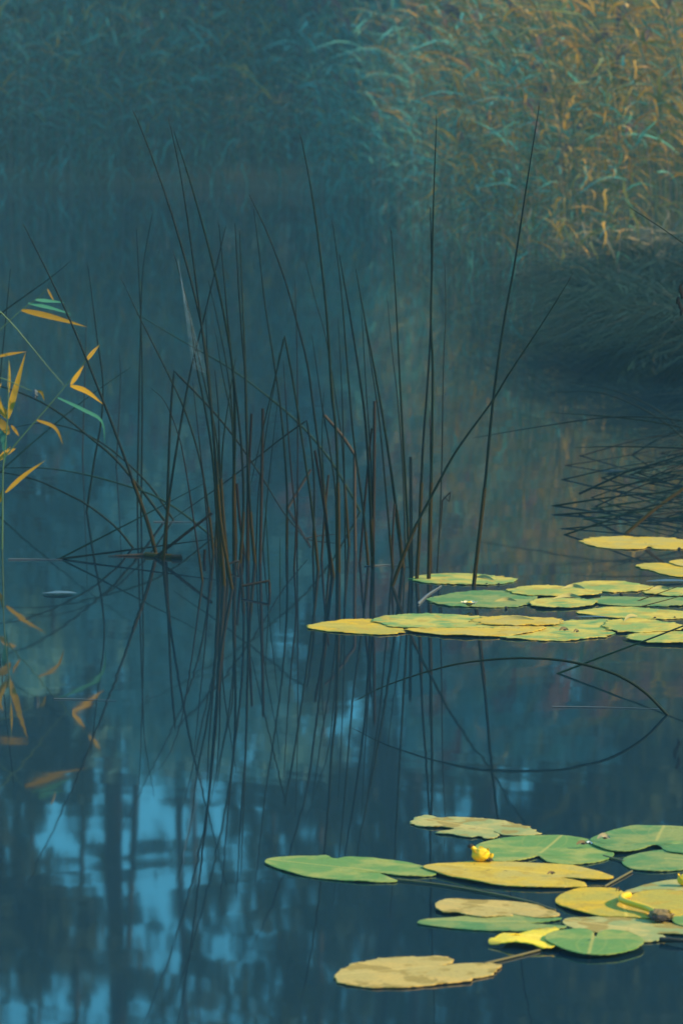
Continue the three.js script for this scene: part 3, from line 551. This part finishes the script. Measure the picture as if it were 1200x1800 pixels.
// far group, back to front
pad([[1022, 950], [1040, 945], [1080, 943], [1120, 944], [1160, 945], [1205, 949], [1240, 955], [1215, 961], [1190, 965], [1150, 965], [1140, 961], [1120, 965], [1080, 964], [1045, 960], [1030, 956]], 'yellow', 'farthest yellow lily pad, ragged, at the right edge below the bent stems', { ragged: 0.0102, variant: 0, origin: [1140, 957], rib: [1030, 952] });
pad([[1117, 995], [1135, 990], [1170, 990], [1205, 993], [1240, 1000], [1225, 1009], [1200, 1014], [1170, 1010], [1145, 1003]], 'yellow', 'yellow lily pad pointing left at the right edge, second farthest', { ragged: 0.0068, variant: 1, origin: [1200, 1004], rib: [1117, 995] });
pad([[1175, 988], [1200, 984], [1240, 986], [1260, 992], [1240, 997], [1200, 995]], 'yellow', 'yellow pad tip showing behind the second farthest yellow pad', { layer: 1, variant: 0 });
pad([[725, 1018], [740, 1011], [790, 1008], [840, 1009], [880, 1014], [905, 1020], [890, 1024], [860, 1027], [800, 1026], [750, 1024]], 'mixed', 'narrow yellow green lily pad standing apart at the feet of two rushes', { ragged: 0.0085, origin: [845, 1019], rib: [735, 1016], fold: [[835, 1017], [850, 1018], [868, 1022]] });
pad([[1000, 1028], [1030, 1022], [1080, 1021], [1120, 1026], [1145, 1032], [1130, 1037], [1080, 1040], [1030, 1037]], 'mixed', 'green and yellow pad at the back right of the upper raft', { ragged: 0.0068, variant: 1 });
pad([[1132, 1040], [1170, 1034], [1230, 1034], [1250, 1041], [1190, 1047], [1150, 1045]], 'mixed', 'pad at the right edge at the back of the upper raft', { ragged: 0.0068, fold: [[1140, 1039], [1160, 1037], [1178, 1038]] });
pad([[752, 1054], [775, 1046], [815, 1040], [880, 1038], [920, 1042], [945, 1052], [935, 1060], [900, 1066], [850, 1067], [800, 1065], [765, 1060]], 'green', 'green pad with a small withered flower at the left end of the upper raft', { ragged: 0.0068, variant: 1, fold: [[868, 1059], [890, 1058], [908, 1059]] });
pad([[893, 1038], [920, 1031], [960, 1029], [1010, 1033], [1050, 1038], [1057, 1041], [1040, 1045], [1000, 1047], [950, 1046], [910, 1044]], 'mixed', 'yellowish pad with a dark upturned flap in mid raft', { layer: 1, ragged: 0.0068, variant: 1, fold: [[985, 1039], [1008, 1036], [1030, 1041]] });
pad([[930, 1058], [960, 1051], [1010, 1052], [1045, 1056], [1040, 1062], [1000, 1067], [950, 1066]], 'mixed', 'small green pad with a brown crease in mid raft', { layer: 1, ragged: 0.0051, variant: 0, fold: [[968, 1057], [1000, 1053], [1022, 1055]] });
pad([[1030, 1055], [1080, 1049], [1140, 1050], [1200, 1050], [1260, 1056], [1250, 1063], [1180, 1064], [1100, 1065], [1050, 1061]], 'green', 'bluish green pad crossed by two thin brown stems', { ragged: 0.0068, variant: 1 });
pad([[1012, 1075], [1050, 1069], [1100, 1067], [1160, 1071], [1215, 1076], [1235, 1083], [1180, 1087], [1120, 1087], [1060, 1084], [1030, 1080]], 'mixed', 'green pad with a yellow middle at the right of the upper raft', { ragged: 0.0051, variant: 1, origin: [1130, 1077], rib: [1030, 1076] });
pad([[540, 1101], [570, 1094], [610, 1089], [650, 1089], [690, 1095], [710, 1104], [705, 1111], [680, 1115], [630, 1113], [585, 1110], [555, 1106]], 'yellow', 'bright yellow pad at the far left tip of the upper raft', { ragged: 0.0051, variant: 1, wave: 0.004, origin: [690, 1104], rib: [550, 1101] });
pad([[655, 1088], [690, 1082], [740, 1080], [790, 1081], [840, 1083], [885, 1086], [925, 1092], [915, 1099], [880, 1103], [800, 1104], [740, 1104], [695, 1101], [670, 1095]], 'mixed', 'large pale green pad overlapping the bright yellow one in the front row', { layer: 1, ragged: 0.0068, variant: 0, wave: 0.003 });
pad([[832, 1090], [860, 1084], [900, 1082], [940, 1084], [984, 1090], [975, 1096], [920, 1099], [870, 1098]], 'yellow', 'pale yellow ragged pad lying on the large pale green one', { layer: 2, ragged: 0.0102, variant: 0, fold: [[870, 1096], [905, 1095], [940, 1096]] });
pad([[880, 1118], [900, 1106], [950, 1097], [1000, 1091], [1060, 1089], [1090, 1096], [1072, 1106], [1076, 1114], [1040, 1121], [980, 1125], [920, 1124]], 'mixed', 'wide mottled pad with brown scraps in the front row of the upper raft', { ragged: 0.0085, variant: 0, wave: 0.003 });
pad([[712, 1106], [760, 1103], [820, 1104], [880, 1103], [950, 1099], [958, 1104], [930, 1112], [870, 1117], [800, 1116], [750, 1112]], 'yellow', 'long yellow pad edge below the large pale green one', { layer: 1, ragged: 0.0051, variant: 0, wave: 0.003 });
pad([[1062, 1095], [1100, 1087], [1150, 1090], [1190, 1097], [1203, 1103], [1170, 1109], [1120, 1111], [1080, 1108]], 'mixed', 'mottled pad with a torn dark flap at the right of the front row', { layer: 1, ragged: 0.0068, variant: 1, fold: [[1095, 1097], [1108, 1089], [1120, 1087]] });
pad([[1103, 1119], [1125, 1112], [1170, 1110], [1230, 1112], [1250, 1121], [1210, 1129], [1160, 1130], [1120, 1126]], 'mixed', 'frontmost yellow brown pad of the upper raft at the right edge', { layer: 1, ragged: 0.0051, variant: 1 });
// near group
pad([[465, 1514], [480, 1507], [530, 1504], [556, 1505], [570, 1503], [590, 1510], [610, 1507], [660, 1509], [700, 1513], [740, 1522], [764, 1538], [720, 1540], [690, 1537], [667, 1534], [682, 1541], [697, 1549], [660, 1550], [600, 1547], [540, 1540], [500, 1530], [475, 1521]], 'green', 'green lily pad farthest left, alone on the dark water', { origin: [660, 1533], rib: [480, 1514], petiole: [[697, 1546], [760, 1553], [840, 1566], [930, 1585], [975, 1600]] });
pad([[724, 1441], [740, 1435], [757, 1433], [775, 1438], [797, 1436], [840, 1438], [880, 1443], [920, 1452], [938, 1460], [945, 1466], [925, 1468], [895, 1467], [867, 1461], [876, 1468], [868, 1473], [850, 1474], [842, 1470], [832, 1471], [815, 1470], [790, 1466], [766, 1463], [788, 1460], [795, 1456], [778, 1454], [750, 1453], [732, 1451]], 'tan', 'torn greyish tan pad at the back of the lower group', { ragged: 0.004, variant: 1, origin: [866, 1461], rib: [740, 1440] });
pad([[832, 1490], [850, 1480], [880, 1473], [920, 1469], [960, 1468], [1000, 1470], [1040, 1478], [1068, 1490], [1078, 1500], [1070, 1508], [1050, 1514], [1020, 1518], [990, 1519], [965, 1516], [950, 1508], [946, 1505], [920, 1511], [890, 1514], [860, 1513], [840, 1508], [830, 1499]], 'green', 'round green pad behind the yellow flower bud', { origin: [948, 1503], rib: [985, 1472], petiole: [[1060, 1504], [1078, 1509], [1096, 1514]], variant: 0 });
pad([[1036, 1478], [1050, 1468], [1075, 1459], [1110, 1452], [1150, 1450], [1200, 1452], [1240, 1458], [1275, 1470], [1280, 1485], [1250, 1498], [1215, 1501], [1175, 1496], [1151, 1484], [1130, 1490], [1100, 1496], [1080, 1496], [1055, 1490]], 'green', 'large green pad at the right edge with a dark scrap on it', { origin: [1152, 1482], rib: [1166, 1455], variant: 1, layer: 1 });
pad([[1092, 1514], [1105, 1504], [1130, 1498], [1165, 1494], [1200, 1493], [1240, 1498], [1260, 1510], [1240, 1522], [1200, 1528], [1150, 1531], [1115, 1528], [1098, 1521]], 'green', 'plain green pad at the right edge below the large green one', { variant: 1, petiole: [[1110, 1531], [1085, 1545], [1062, 1558]] });
pad([[744, 1522], [760, 1518], [800, 1516], [850, 1515], [900, 1516], [960, 1518], [1010, 1522], [1050, 1530], [1078, 1541], [1070, 1545], [1040, 1545], [1010, 1544], [985, 1543], [1010, 1548], [1028, 1554], [1028, 1558], [1000, 1558], [940, 1558], [880, 1555], [820, 1546], [780, 1537], [755, 1529]], 'yellow', 'long pale yellow pad directly in front of the flower bud', { origin: [980, 1542], rib: [800, 1526], layer: 1 });
pad([[1095, 1569], [1120, 1559], [1150, 1551], [1200, 1546], [1240, 1547], [1240, 1560], [1190, 1566], [1140, 1569]], 'tan', 'olive brown sunken leaf behind the bright yellow pad at right', { variant: 1 });
pad([[975, 1582], [990, 1570], [1020, 1562], [1055, 1560], [1080, 1562], [1097, 1570], [1092, 1581], [1105, 1574], [1130, 1567], [1160, 1565], [1200, 1568], [1225, 1576], [1235, 1590], [1220, 1605], [1180, 1612], [1140, 1614], [1100, 1612], [1060, 1610], [1030, 1604], [1000, 1596], [983, 1589]], 'yellow', 'bright yellow notched pad with a fallen flower stalk lying across it', { origin: [1092, 1581], rib: [1100, 1612], variant: 1, layer: 1 });
pad([[1180, 1614], [1200, 1609], [1230, 1612], [1250, 1620], [1220, 1627], [1195, 1625]], 'green', 'bit of green pad at the right edge below the bright yellow one', { variant: 0, layer: 1 });
pad([[765, 1591], [780, 1581], [810, 1580], [860, 1582], [920, 1587], [960, 1597], [984, 1608], [975, 1611], [940, 1611], [905, 1607], [898, 1604], [902, 1609], [880, 1609], [850, 1611], [815, 1607], [800, 1603], [780, 1602], [770, 1598]], 'tan', 'blotched tan pad lying over the narrow green one', { ragged: 0.002, layer: 1, origin: [898, 1604], rib: [775, 1588] });
pad([[733, 1622], [750, 1617], [800, 1612], [850, 1609], [880, 1608], [920, 1611], [960, 1613], [986, 1615], [960, 1620], [930, 1623], [960, 1625], [995, 1628], [980, 1632], [940, 1637], [880, 1636], [820, 1633], [770, 1628]], 'green', 'narrow green pad under the blotched tan one', { origin: [925, 1623], rib: [750, 1620], variant: 1 });
pad([[988, 1620], [1000, 1613], [1040, 1612], [1100, 1614], [1160, 1620], [1210, 1628], [1260, 1638], [1240, 1644], [1200, 1643], [1150, 1640], [1165, 1645], [1168, 1651], [1150, 1654], [1130, 1655], [1100, 1648], [1050, 1640], [1010, 1632]], 'tan', 'long grey tan pad between the bright yellow one and the front green one', { variant: 1, layer: 0, origin: [1140, 1640], rib: [1000, 1620] });
pad([[957, 1648], [965, 1640], [990, 1635], [1020, 1632], [1040, 1637], [1045, 1646], [1055, 1638], [1080, 1634], [1110, 1640], [1130, 1652], [1128, 1660], [1110, 1668], [1080, 1675], [1050, 1677], [1020, 1675], [990, 1667], [970, 1660]], 'green', 'round green pad at the front of the lower group', { origin: [1045, 1646], rib: [1038, 1672], layer: 2, variant: 0 });
pad([[587, 1718], [595, 1708], [615, 1698], [650, 1688], [690, 1683], [740, 1682], [780, 1682], [795, 1686], [792, 1692], [775, 1698], [765, 1701], [790, 1696], [830, 1694], [865, 1693], [876, 1698], [872, 1706], [855, 1715], [830, 1720], [810, 1727], [780, 1729], [750, 1732], [700, 1735], [640, 1734], [605, 1730]], 'tan', 'nearest tan pad with a ragged brown rim, alone at the bottom', { ragged: 0.0035, origin: [760, 1702], rib: [595, 1716], petiole: [[850, 1694], [900, 1682], [955, 1668]] });
// the withered bright yellow leaf
{
  const px = [[855, 1655], [875, 1650], [893, 1643], [885, 1638], [900, 1639], [930, 1636], [960, 1634], [985, 1637], [985, 1655], [975, 1666], [955, 1667], [925, 1663], [895, 1661], [870, 1659]];
  PADS.bright = [new THREE.MeshPhysicalMaterial({ map: padTexture(15, [0.86, 0.58, 0.02], [0.72, 0.50, 0.03], [0.9, 0.66, 0.1], dark, 0, [0.45, 0.30, 0.03]), roughness: 0.55, specularIntensity: 0.4 })];
  const t = pad(px, 'bright', 'crumpled bright yellow leaf tucked under the front green pad', { layer: 1, ragged: 0.003, wave: 0.008, curl: 0.004, origin: [960, 1650], rib: [860, 1655], group: 'withered leaf' });
}

// ------------------------------------------------------------------ flower bud, fallen stalk, scraps
const PETAL = std(rgb(0.78, 0.47, 0.008), 0.45, { specularIntensity: 0.5 }), POD = std(rgb(0.20, 0.13, 0.05), 0.9), CHAR = std(rgb(0.035, 0.024, 0.016), 0.9);
function lump(rx, ry, rz, seed, k = 0.14, f = 2.2) {
  const g = new THREE.SphereGeometry(1, 28, 20), p = g.attributes.position;
  for (let i = 0; i < p.count; i++) { const x = p.getX(i), y = p.getY(i), z = p.getZ(i), s = 1 + k * noise.noise(x * f + seed, y * f, z * f) + k * 0.5 * noise.noise(x * f * 2.6, y * f * 2.6 + seed, z * f * 2.6); p.setXYZ(i, x * rx * s, y * ry * s, z * rz * s); }
  g.computeVertexNormals(); return g;
}
function petalGeo(len, wide, cup, seed) {
  const n = 10, m = 8, pos = [], idx = [];
  for (let i = 0; i <= n; i++) for (let j = 0; j <= m; j++) {
    const t = i / n, s = j / m * 2 - 1, w = wide * Math.sin(Math.PI * Math.min(1, 0.12 + t * 0.8)), lift = cup * t * t;
    pos.push(t * len - 0.25 * len * t * t * t, lift + 0.35 * w * s * s + 0.001 * noise.noise(t * 5, s * 3, seed), s * w);
    if (i && j) { const a = i * (m + 1) + j; idx.push(a - m - 2, a - 1, a - m - 1, a - m - 1, a - 1, a); }
  }
  const g = new THREE.BufferGeometry(); g.setAttribute('position', new THREE.Float32BufferAttribute(pos, 3)); g.setIndex(idx); g.computeVertexNormals(); return g;
}
{
  const p = onWater(846, 1514, 0.008), g = thing('water_lily_bud', 'yellow water lily bud with a brown stalk end beside the pale yellow pad', 'flower bud', null, p);
  const b = mesh('bud', lump(0.019, 0.0145, 0.017, 3, 0.12), PETAL, g); b.position.set(-0.002, 0.0135, 0);
  for (const [a, c] of [[0.5, 0.022], [-0.6, 0.02], [2.5, 0.02], [3.6, 0.022], [1.5, 0.024]]) { const q = mesh('sepal', petalGeo(0.024, 0.011, c, a), PETAL, g); q.rotation.y = a; q.position.set(-0.002, 0.004, 0); }
  const stalk = mesh('stalk', tube([V(-0.010, 0.018, -0.004), V(-0.017, 0.026, -0.005), V(-0.022, 0.031, -0.004)], (t) => 0.0062 - 0.0022 * t, 8, 3), PETAL, g);
  const k = mesh('stalk_end', lump(0.0058, 0.0042, 0.0052, 8, 0.3), CHAR, stalk); k.position.set(-0.0225, 0.0315, -0.004);
  const s = mesh('curled_tip', tube([V(0.013, 0.010, 0.004), V(0.019, 0.011, 0.005), V(0.0215, 0.017, 0.004)], (t) => 0.0055 - 0.002 * t, 8, 3), PETAL, g);
  const d = mesh('decayed_edge', lump(0.0075, 0.0032, 0.006, 12, 0.3), CHAR, g); d.position.set(0.0155, 0.0042, 0.008);
}
{
  const P = ([x, y], h) => onWater(x, y, h), c = P([1130, 1595], 0.01), g = thing('fallen_flower_stalk', 'thick yellow flower stalk with a brown seed head lying on the bright yellow pad', 'flower stalk', null, c);
  const pts = [P([1104, 1573], 0.013), P([1092, 1577], 0.019), P([1094, 1583], 0.019), P([1112, 1589], 0.019), P([1135, 1596], 0.017), P([1154, 1605], 0.018)].map((v) => v.sub(c));
  mesh('stalk', tube(pts, (t) => 0.0068 - 0.0006 * t, 10, 5), PETAL, g);
  const e = mesh('stalk_end', lump(0.005, 0.004, 0.005, 4, 0.3), CHAR, g); e.position.copy(pts[0]);
  const s = mesh('seed_head', lump(0.024, 0.0105, 0.016, 21, 0.35, 3), POD, g); s.position.copy(P([1160, 1608], 0.016).sub(c));
  const under = mesh('dark_base', lump(0.019, 0.006, 0.013, 31, 0.3, 3), CHAR, g); under.position.copy(P([1158, 1614], 0.012).sub(c));
  for (let i = 0; i < 9; i++) { const q = mesh('dried_sepal', petalGeo(0.013, 0.004, 0.008, i), i % 2 ? PETAL : POD, s); q.position.copy(V(0.012 + 0.006 * Math.sin(i), -0.004 + 0.004 * Math.cos(i * 2), 0.004 + 0.003 * Math.sin(i * 3))); q.rotation.set(i, i * 1.1, 0.4); }
}
{
  const p = onWater(1203, 1556, 0.006), g = thing('water_lily_bud', 'yellow bud cut off by the right edge above the bright yellow pad', 'flower bud', null, p);
  const b = mesh('bud', lump(0.016, 0.012, 0.015, 6, 0.12), PETAL, g); b.position.y = 0.011;
  for (const a of [2.6, 3.5, 0.4]) { const q = mesh('sepal', petalGeo(0.02, 0.009, 0.018, a), PETAL, g); q.rotation.y = a; q.position.y = 0.004; }
}
{
  const p = onWater(824, 1064, 0.012), g = thing('withered_flower', 'small withered whitish flower on the left green pad of the upper raft', 'flower', null, p), white = std(rgb(0.66, 0.58, 0.36), 0.7);
  const b = mesh('flower_centre', lump(0.010, 0.007, 0.010, 5, 0.2), PETAL, g); b.position.y = 0.005;
  for (let i = 0; i < 7; i++) { const q = mesh('petal', petalGeo(0.034, 0.010, 0.008, i), white, g); q.rotation.y = i * 0.9 + 0.2; q.position.y = 0.003; }
}
function scrap(px, py, w, h, label, mat, seed, lift) {
  const p = onWater(px, py, lift), D = -p.z, g = thing('leaf_scrap', label, 'leaf scrap', null, p), k = w * D / F / 2;
  const body = mesh('curled_scrap', ribbon([V(-k, 0, 0.004), V(-k * 0.3, h, 0), V(k * 0.5, h * 0.5, -0.002), V(k, 0.001, 0.003)], (t) => k * 0.38 * Math.sin(Math.PI * (0.1 + 0.8 * t)), V(0, 0.6, 0.8), 8, 0.5), mat, g);
  const dirt = mesh('crumb', lump(k * 0.35, 0.002, k * 0.2, seed, 0.4), CHAR, g); dirt.position.set(k * 0.2, 0.002, 0.004); return g;
}
const TAN = leafy(rgb(0.42, 0.32, 0.18), 0.1, { roughness: 0.9 }), SILVER = std(rgb(0.42, 0.50, 0.56), 0.4);
scrap(1060, 1474, 22, 0.007, 'dark edged curled scrap on the large green pad at right', TAN, 1, 0.014);
scrap(1022, 1484, 20, 0.004, 'brown and silvery scrap on the round green pad behind the bud', POD, 2, 0.012);
scrap(1034, 1483, 12, 0.003, 'silvery flake beside the brown scrap on the round green pad', SILVER, 3, 0.012);
scrap(1086, 1566, 9, 0.006, 'black crumb at the notch of the bright yellow pad', CHAR, 4, 0.014);
scrap(968, 1536, 14, 0.003, 'dark crumbs near the notch of the long pale yellow pad', POD, 5, 0.013);
scrap(990, 1108, 16, 0.006, 'rusty scrap on the wide mottled pad of the upper raft', POD, 6, 0.012);
scrap(1012, 1111, 10, 0.006, 'small brown crumb on the wide mottled pad of the upper raft', POD, 7, 0.012);
[[876, 1026], [855, 1026.5], [889, 1068], [1091, 1044], [1185, 1085], [1150, 1086], [1193, 964]].forEach(([x, y], i) => {
  const m = mesh('floating_seed', lump(0.0055, 0.0045, 0.0055, i, 0.2), CHAR, null); m.position.copy(onWater(x, y, 0.004)); m.scale.setScalar(0.6 + 0.15 * (i % 4)); tag(m, 'small round black seed floating at the rim of the upper lily pads', 'seed', 'black seeds at the pad rims'); top(m);
});

// ------------------------------------------------------------------ things afloat and in the air
{
  const a = onWater(256, 975, 0.004), b = onWater(318, 980, 0.004), g = thing('floating_reed_piece', 'split orange brown piece of reed floating left of the clump', 'reed piece', null, a.clone().lerp(b, 0.5)), c = g.position;
  mesh('shell', tube([a.clone().sub(c), b.clone().sub(c)], () => 0.009, 8, 6), RUSH.amber, g);
  const r = mesh('hollow_end', tube([b.clone().sub(c).add(V(-0.03, 0.004, 0.004)), b.clone().sub(c).add(V(0.003, 0.004, 0.004))], () => 0.0072, 8, 2), CHAR, g);
  mesh('torn_strip', tube([a.clone().sub(c), onWater(225, 976, 0.003).sub(c), onWater(190, 977, 0.002).sub(c)], (t) => 0.006 * (1 - 0.85 * t), 6, 4), RUSH.dead[1], g);
}
function floatLeaf(px, py, w, depth, label, color, name = 'floating_leaf') {
  const p = onWater(px, py, 0.003), k = w * -p.z / F / 2, m = mesh(name, ribbon([V(-k, 0.001, 0), V(-k * 0.3, 0.003, depth * 0.2), V(k * 0.4, 0.002, -depth * 0.1), V(k, 0.001, 0)], (t) => depth * Math.sin(Math.PI * (0.04 + 0.92 * t)), V(0, 1, 0), 10, 0.05), std(color, 0.35), null);
  m.position.copy(p); tag(m, label, 'leaf'); return top(m);
}
floatLeaf(105, 1043, 60, 0.035, 'pale bluish leaf floating alone at the left', rgb(0.08, 0.115, 0.14));
floatLeaf(1175, 1022, 80, 0.03, 'wet bluish leaf floating between the yellow pads at the right edge', rgb(0.07, 0.10, 0.13));
floatLeaf(1040, 1085, 60, 0.012, 'dark wet strip of leaf between the upper raft rows', rgb(0.10, 0.14, 0.16));
function strand(pts, r, mat, label, name = 'pale_streak', cat = 'stalk') {
  const w = pts.map(([x, y, h]) => onWater(x, y, h ?? 0.002)), c = w[0].clone(), m = mesh(name, tube(w.map((v) => v.sub(c)), (t) => r * (1 - 0.6 * t), 6, 5), mat, null); m.position.copy(c); tag(m, label, cat); return top(m);
}
const PALE_GREY = std(rgb(0.10, 0.11, 0.115), 0.7);
strand([[735, 1061], [752, 1045], [775, 1030]], 0.005, PALE_GREY, 'pale grey twig floating left of the upper raft', 'floating_twig', 'twig');
strand([[970, 1242], [1060, 1243], [1165, 1246]], 0.0016, PALE_GREY, 'bright ripple line drawn as a pale streak at the foot of the long low arch');  // strand coloured pale in place of a bright ripple line
strand([[15, 983], [60, 983], [110, 984]], 0.003, PALE_GREY, 'bright ripple line drawn as a pale streak at the far end of the flat dark stem');  // another ripple highlight given as a pale strand
strand([[270, 917], [320, 917], [380, 918]], 0.002, PALE_GREY, 'pale streak on the water behind the left half of the clump');  // thin pale grey strands lying level on the water, from here on
strand([[95, 1228], [150, 1229], [205, 1231]], 0.0015, PALE_GREY, 'thin pale streak on open water at lower left');
strand([[1060, 826], [1082, 827], [1100, 828]], 0.004, PALE_GREY, 'pale streak on the water under the sedge at the right edge');
strand([[640, 995], [690, 993], [735, 998]], 0.002, PALE_GREY, 'pale streak on the water at the feet of the right half of the clump');
strand([[1160, 1652, 0.006], [1185, 1653, 0.008], [1225, 1656, 0.008]], 0.006, CHAR, 'black stick lying at the right edge below the grey tan pad', 'floating_twig', 'twig');

// spider web stretched between the left stems
{
  const D = 15.6, at = (x, y) => atDepth(x, y, D), c = at(330, 560), g = thing('spider_web', 'pale blue spider web stretched between stems of the left half', 'spider web', null, c), silk = std(rgb(0.22, 0.30, 0.35), 0.5), parts = [];
  const L = (t) => [313 + 26 * t, 455 + 190 * t], Q = (t) => [313 + 50 * Math.pow(t, 1.2), 455 + 200 * t];
  for (let i = 0; i <= 46; i++) { const t = i / 46, [ax, ay] = L(Math.min(1, t + rr(-0.05, 0.05) + 0.02)), [bx, by] = Q(Math.max(0, Math.min(1, t + rr(-0.12, 0.12)))); const a = at(ax, ay).sub(c), b = at(bx, by).sub(c), m = a.clone().lerp(b, 0.5).add(V(0, -0.004, rr(-0.02, 0.02))); parts.push(tube([a, m, b], () => 0.00022, 3, 3)); }
  for (let i = 0; i < 6; i++) { const k = i / 5, pts = []; for (let j = 0; j <= 6; j++) { const [ax, ay] = L(j / 6), [bx, by] = Q(j / 6); pts.push(at(ax + (bx - ax) * k, ay + (by - ay) * k).sub(c)); } parts.push(tube(pts, () => 0.00025, 3, 2)); }
  mesh('threads', mergeGeometries(parts), silk, g);
}
// the young reed with yellow leaves at the left edge
{
  const D = 16.3, at = (x, y, dz = 0) => atDepth(x, y, D + dz), base = at(4, 958), g = thing('young_reed', 'young reed with small yellow leaves at the left edge', 'reed', null, base);
  const stemMat = std(rgb(0.10, 0.16, 0.05), 0.6), K = { y: leafy(rgb(0.46, 0.25, 0.008), 0.3), t: leafy(rgb(0.05, 0.22, 0.15), 0.35), o: leafy(rgb(0.30, 0.17, 0.008), 0.3) };
  const st = (pts, w) => mesh('stem', tube(pts.map(([x, y]) => at(x, y).sub(base)), (t) => w * D / F / 2 * (1 - 0.7 * t), 6, 5), stemMat, g);
  st([[4, 990], [5, 900], [6, 823], [12, 760], [15, 700], [16, 632]], 4); st([[8, 805], [35, 772], [70, 732], [110, 685], [140, 648], [153, 632], [175, 605]], 3);
  st([[-60, 640], [0, 580], [38, 545], [64, 526], [84, 508]], 3); st([[-30, 520], [15, 562], [52, 605], [84, 644], [115, 680]], 3); st([[-60, 655], [0, 664], [30, 676], [62, 690]], 3.4);
  const lf = (k, w, ...p) => mesh('leaf', ribbon(p.map(([x, y], i) => at(x, y, 0.03 * i).sub(base)), (t) => w * D / F / 2 * 1.1 * Math.sin(Math.PI * Math.pow(0.06 + 0.94 * t, 0.75)), V(0.2, 0.35, 0.9), 9, 0.2), K[k], g);
  lf('y', 11, [14, 736], [26, 690], [46, 618]); lf('y', 12, [14, 736], [2, 718], [-22, 690]); lf('o', 14, [15, 764], [4, 745], [-25, 722]); lf('o', 10, [38, 545], [90, 557], [154, 575]);
  lf('t', 6, [50, 533], [88, 541], [128, 553]); lf('t', 6, [62, 527], [85, 529], [116, 532]); lf('o', 4, [84, 508], [90, 520], [96, 530]); lf('y', 9, [124, 678], [152, 688], [182, 711]);
  lf('y', 7, [125, 676], [136, 660], [148, 642]); lf('y', 6, [152, 634], [163, 620], [175, 606]); lf('t', 6, [102, 699], [150, 722], [179, 740], [185, 784]); lf('o', 6, [64, 738], [97, 752], [112, 783]);
  lf('y', 7, [10, 866], [40, 838], [82, 808]); lf('o', 5, [-4, 627], [20, 622], [48, 618]); lf('y', 5, [16, 690], [17, 660], [16, 630]); lf('t', 10, [3, 757], [8, 780], [10, 815]); lf('y', 8, [-2, 810], [8, 798], [19, 785]); lf('y', 6, [10, 735], [-4, 690], [4, 672]);
  lf('o', 6, [20, 748], [28, 758], [35, 768]); lf('o', 6, [12, 800], [20, 792], [30, 788]); lf('y', 6, [6, 860], [0, 880], [-10, 890]);
  const w = thing('withered_leaf_curl', 'grey blue curled dead leaf hanging at the end of a twig at left', 'dead leaf', null, at(62, 693));
  mesh('curl', lump(0.010, 0.015, 0.009, 14, 0.4, 3), std(rgb(0.09, 0.11, 0.125), 0.8), w); const f = mesh('loose_flap', ribbon([V(0.006, 0.012, 0), V(0.022, 0.006, 0.005), V(0.032, -0.022, 0.004)], (t) => 0.005 * Math.sin(Math.PI * (0.08 + 0.9 * t)), V(0, 0.3, 1), 6), K.o, w);
}
{
  const p = atDepth(1194, 528, 17), g = thing('withered_seed_head', 'brown withered seed head hanging at the right edge', 'seed head', null, p);
  for (let i = 0; i < 5; i++) { const m = mesh('spikelet', lump(0.006, 0.014, 0.006, i, 0.3), RUSH.dead[2], g); m.position.set(0.008 * Math.sin(i * 2.1), -0.02 * i + 0.04, 0.006 * Math.cos(i * 2)); m.rotation.z = 0.5 * Math.sin(i * 3); }
  mesh('stalk', tube([V(0, 0.05, 0), V(0.04, 0.08, 0), V(0.14, 0.02, 0), V(0.25, -0.95, 0)], () => 0.003, 5, 5), RUSH.dead[2], g);
}

renderer.render(scene, camera);
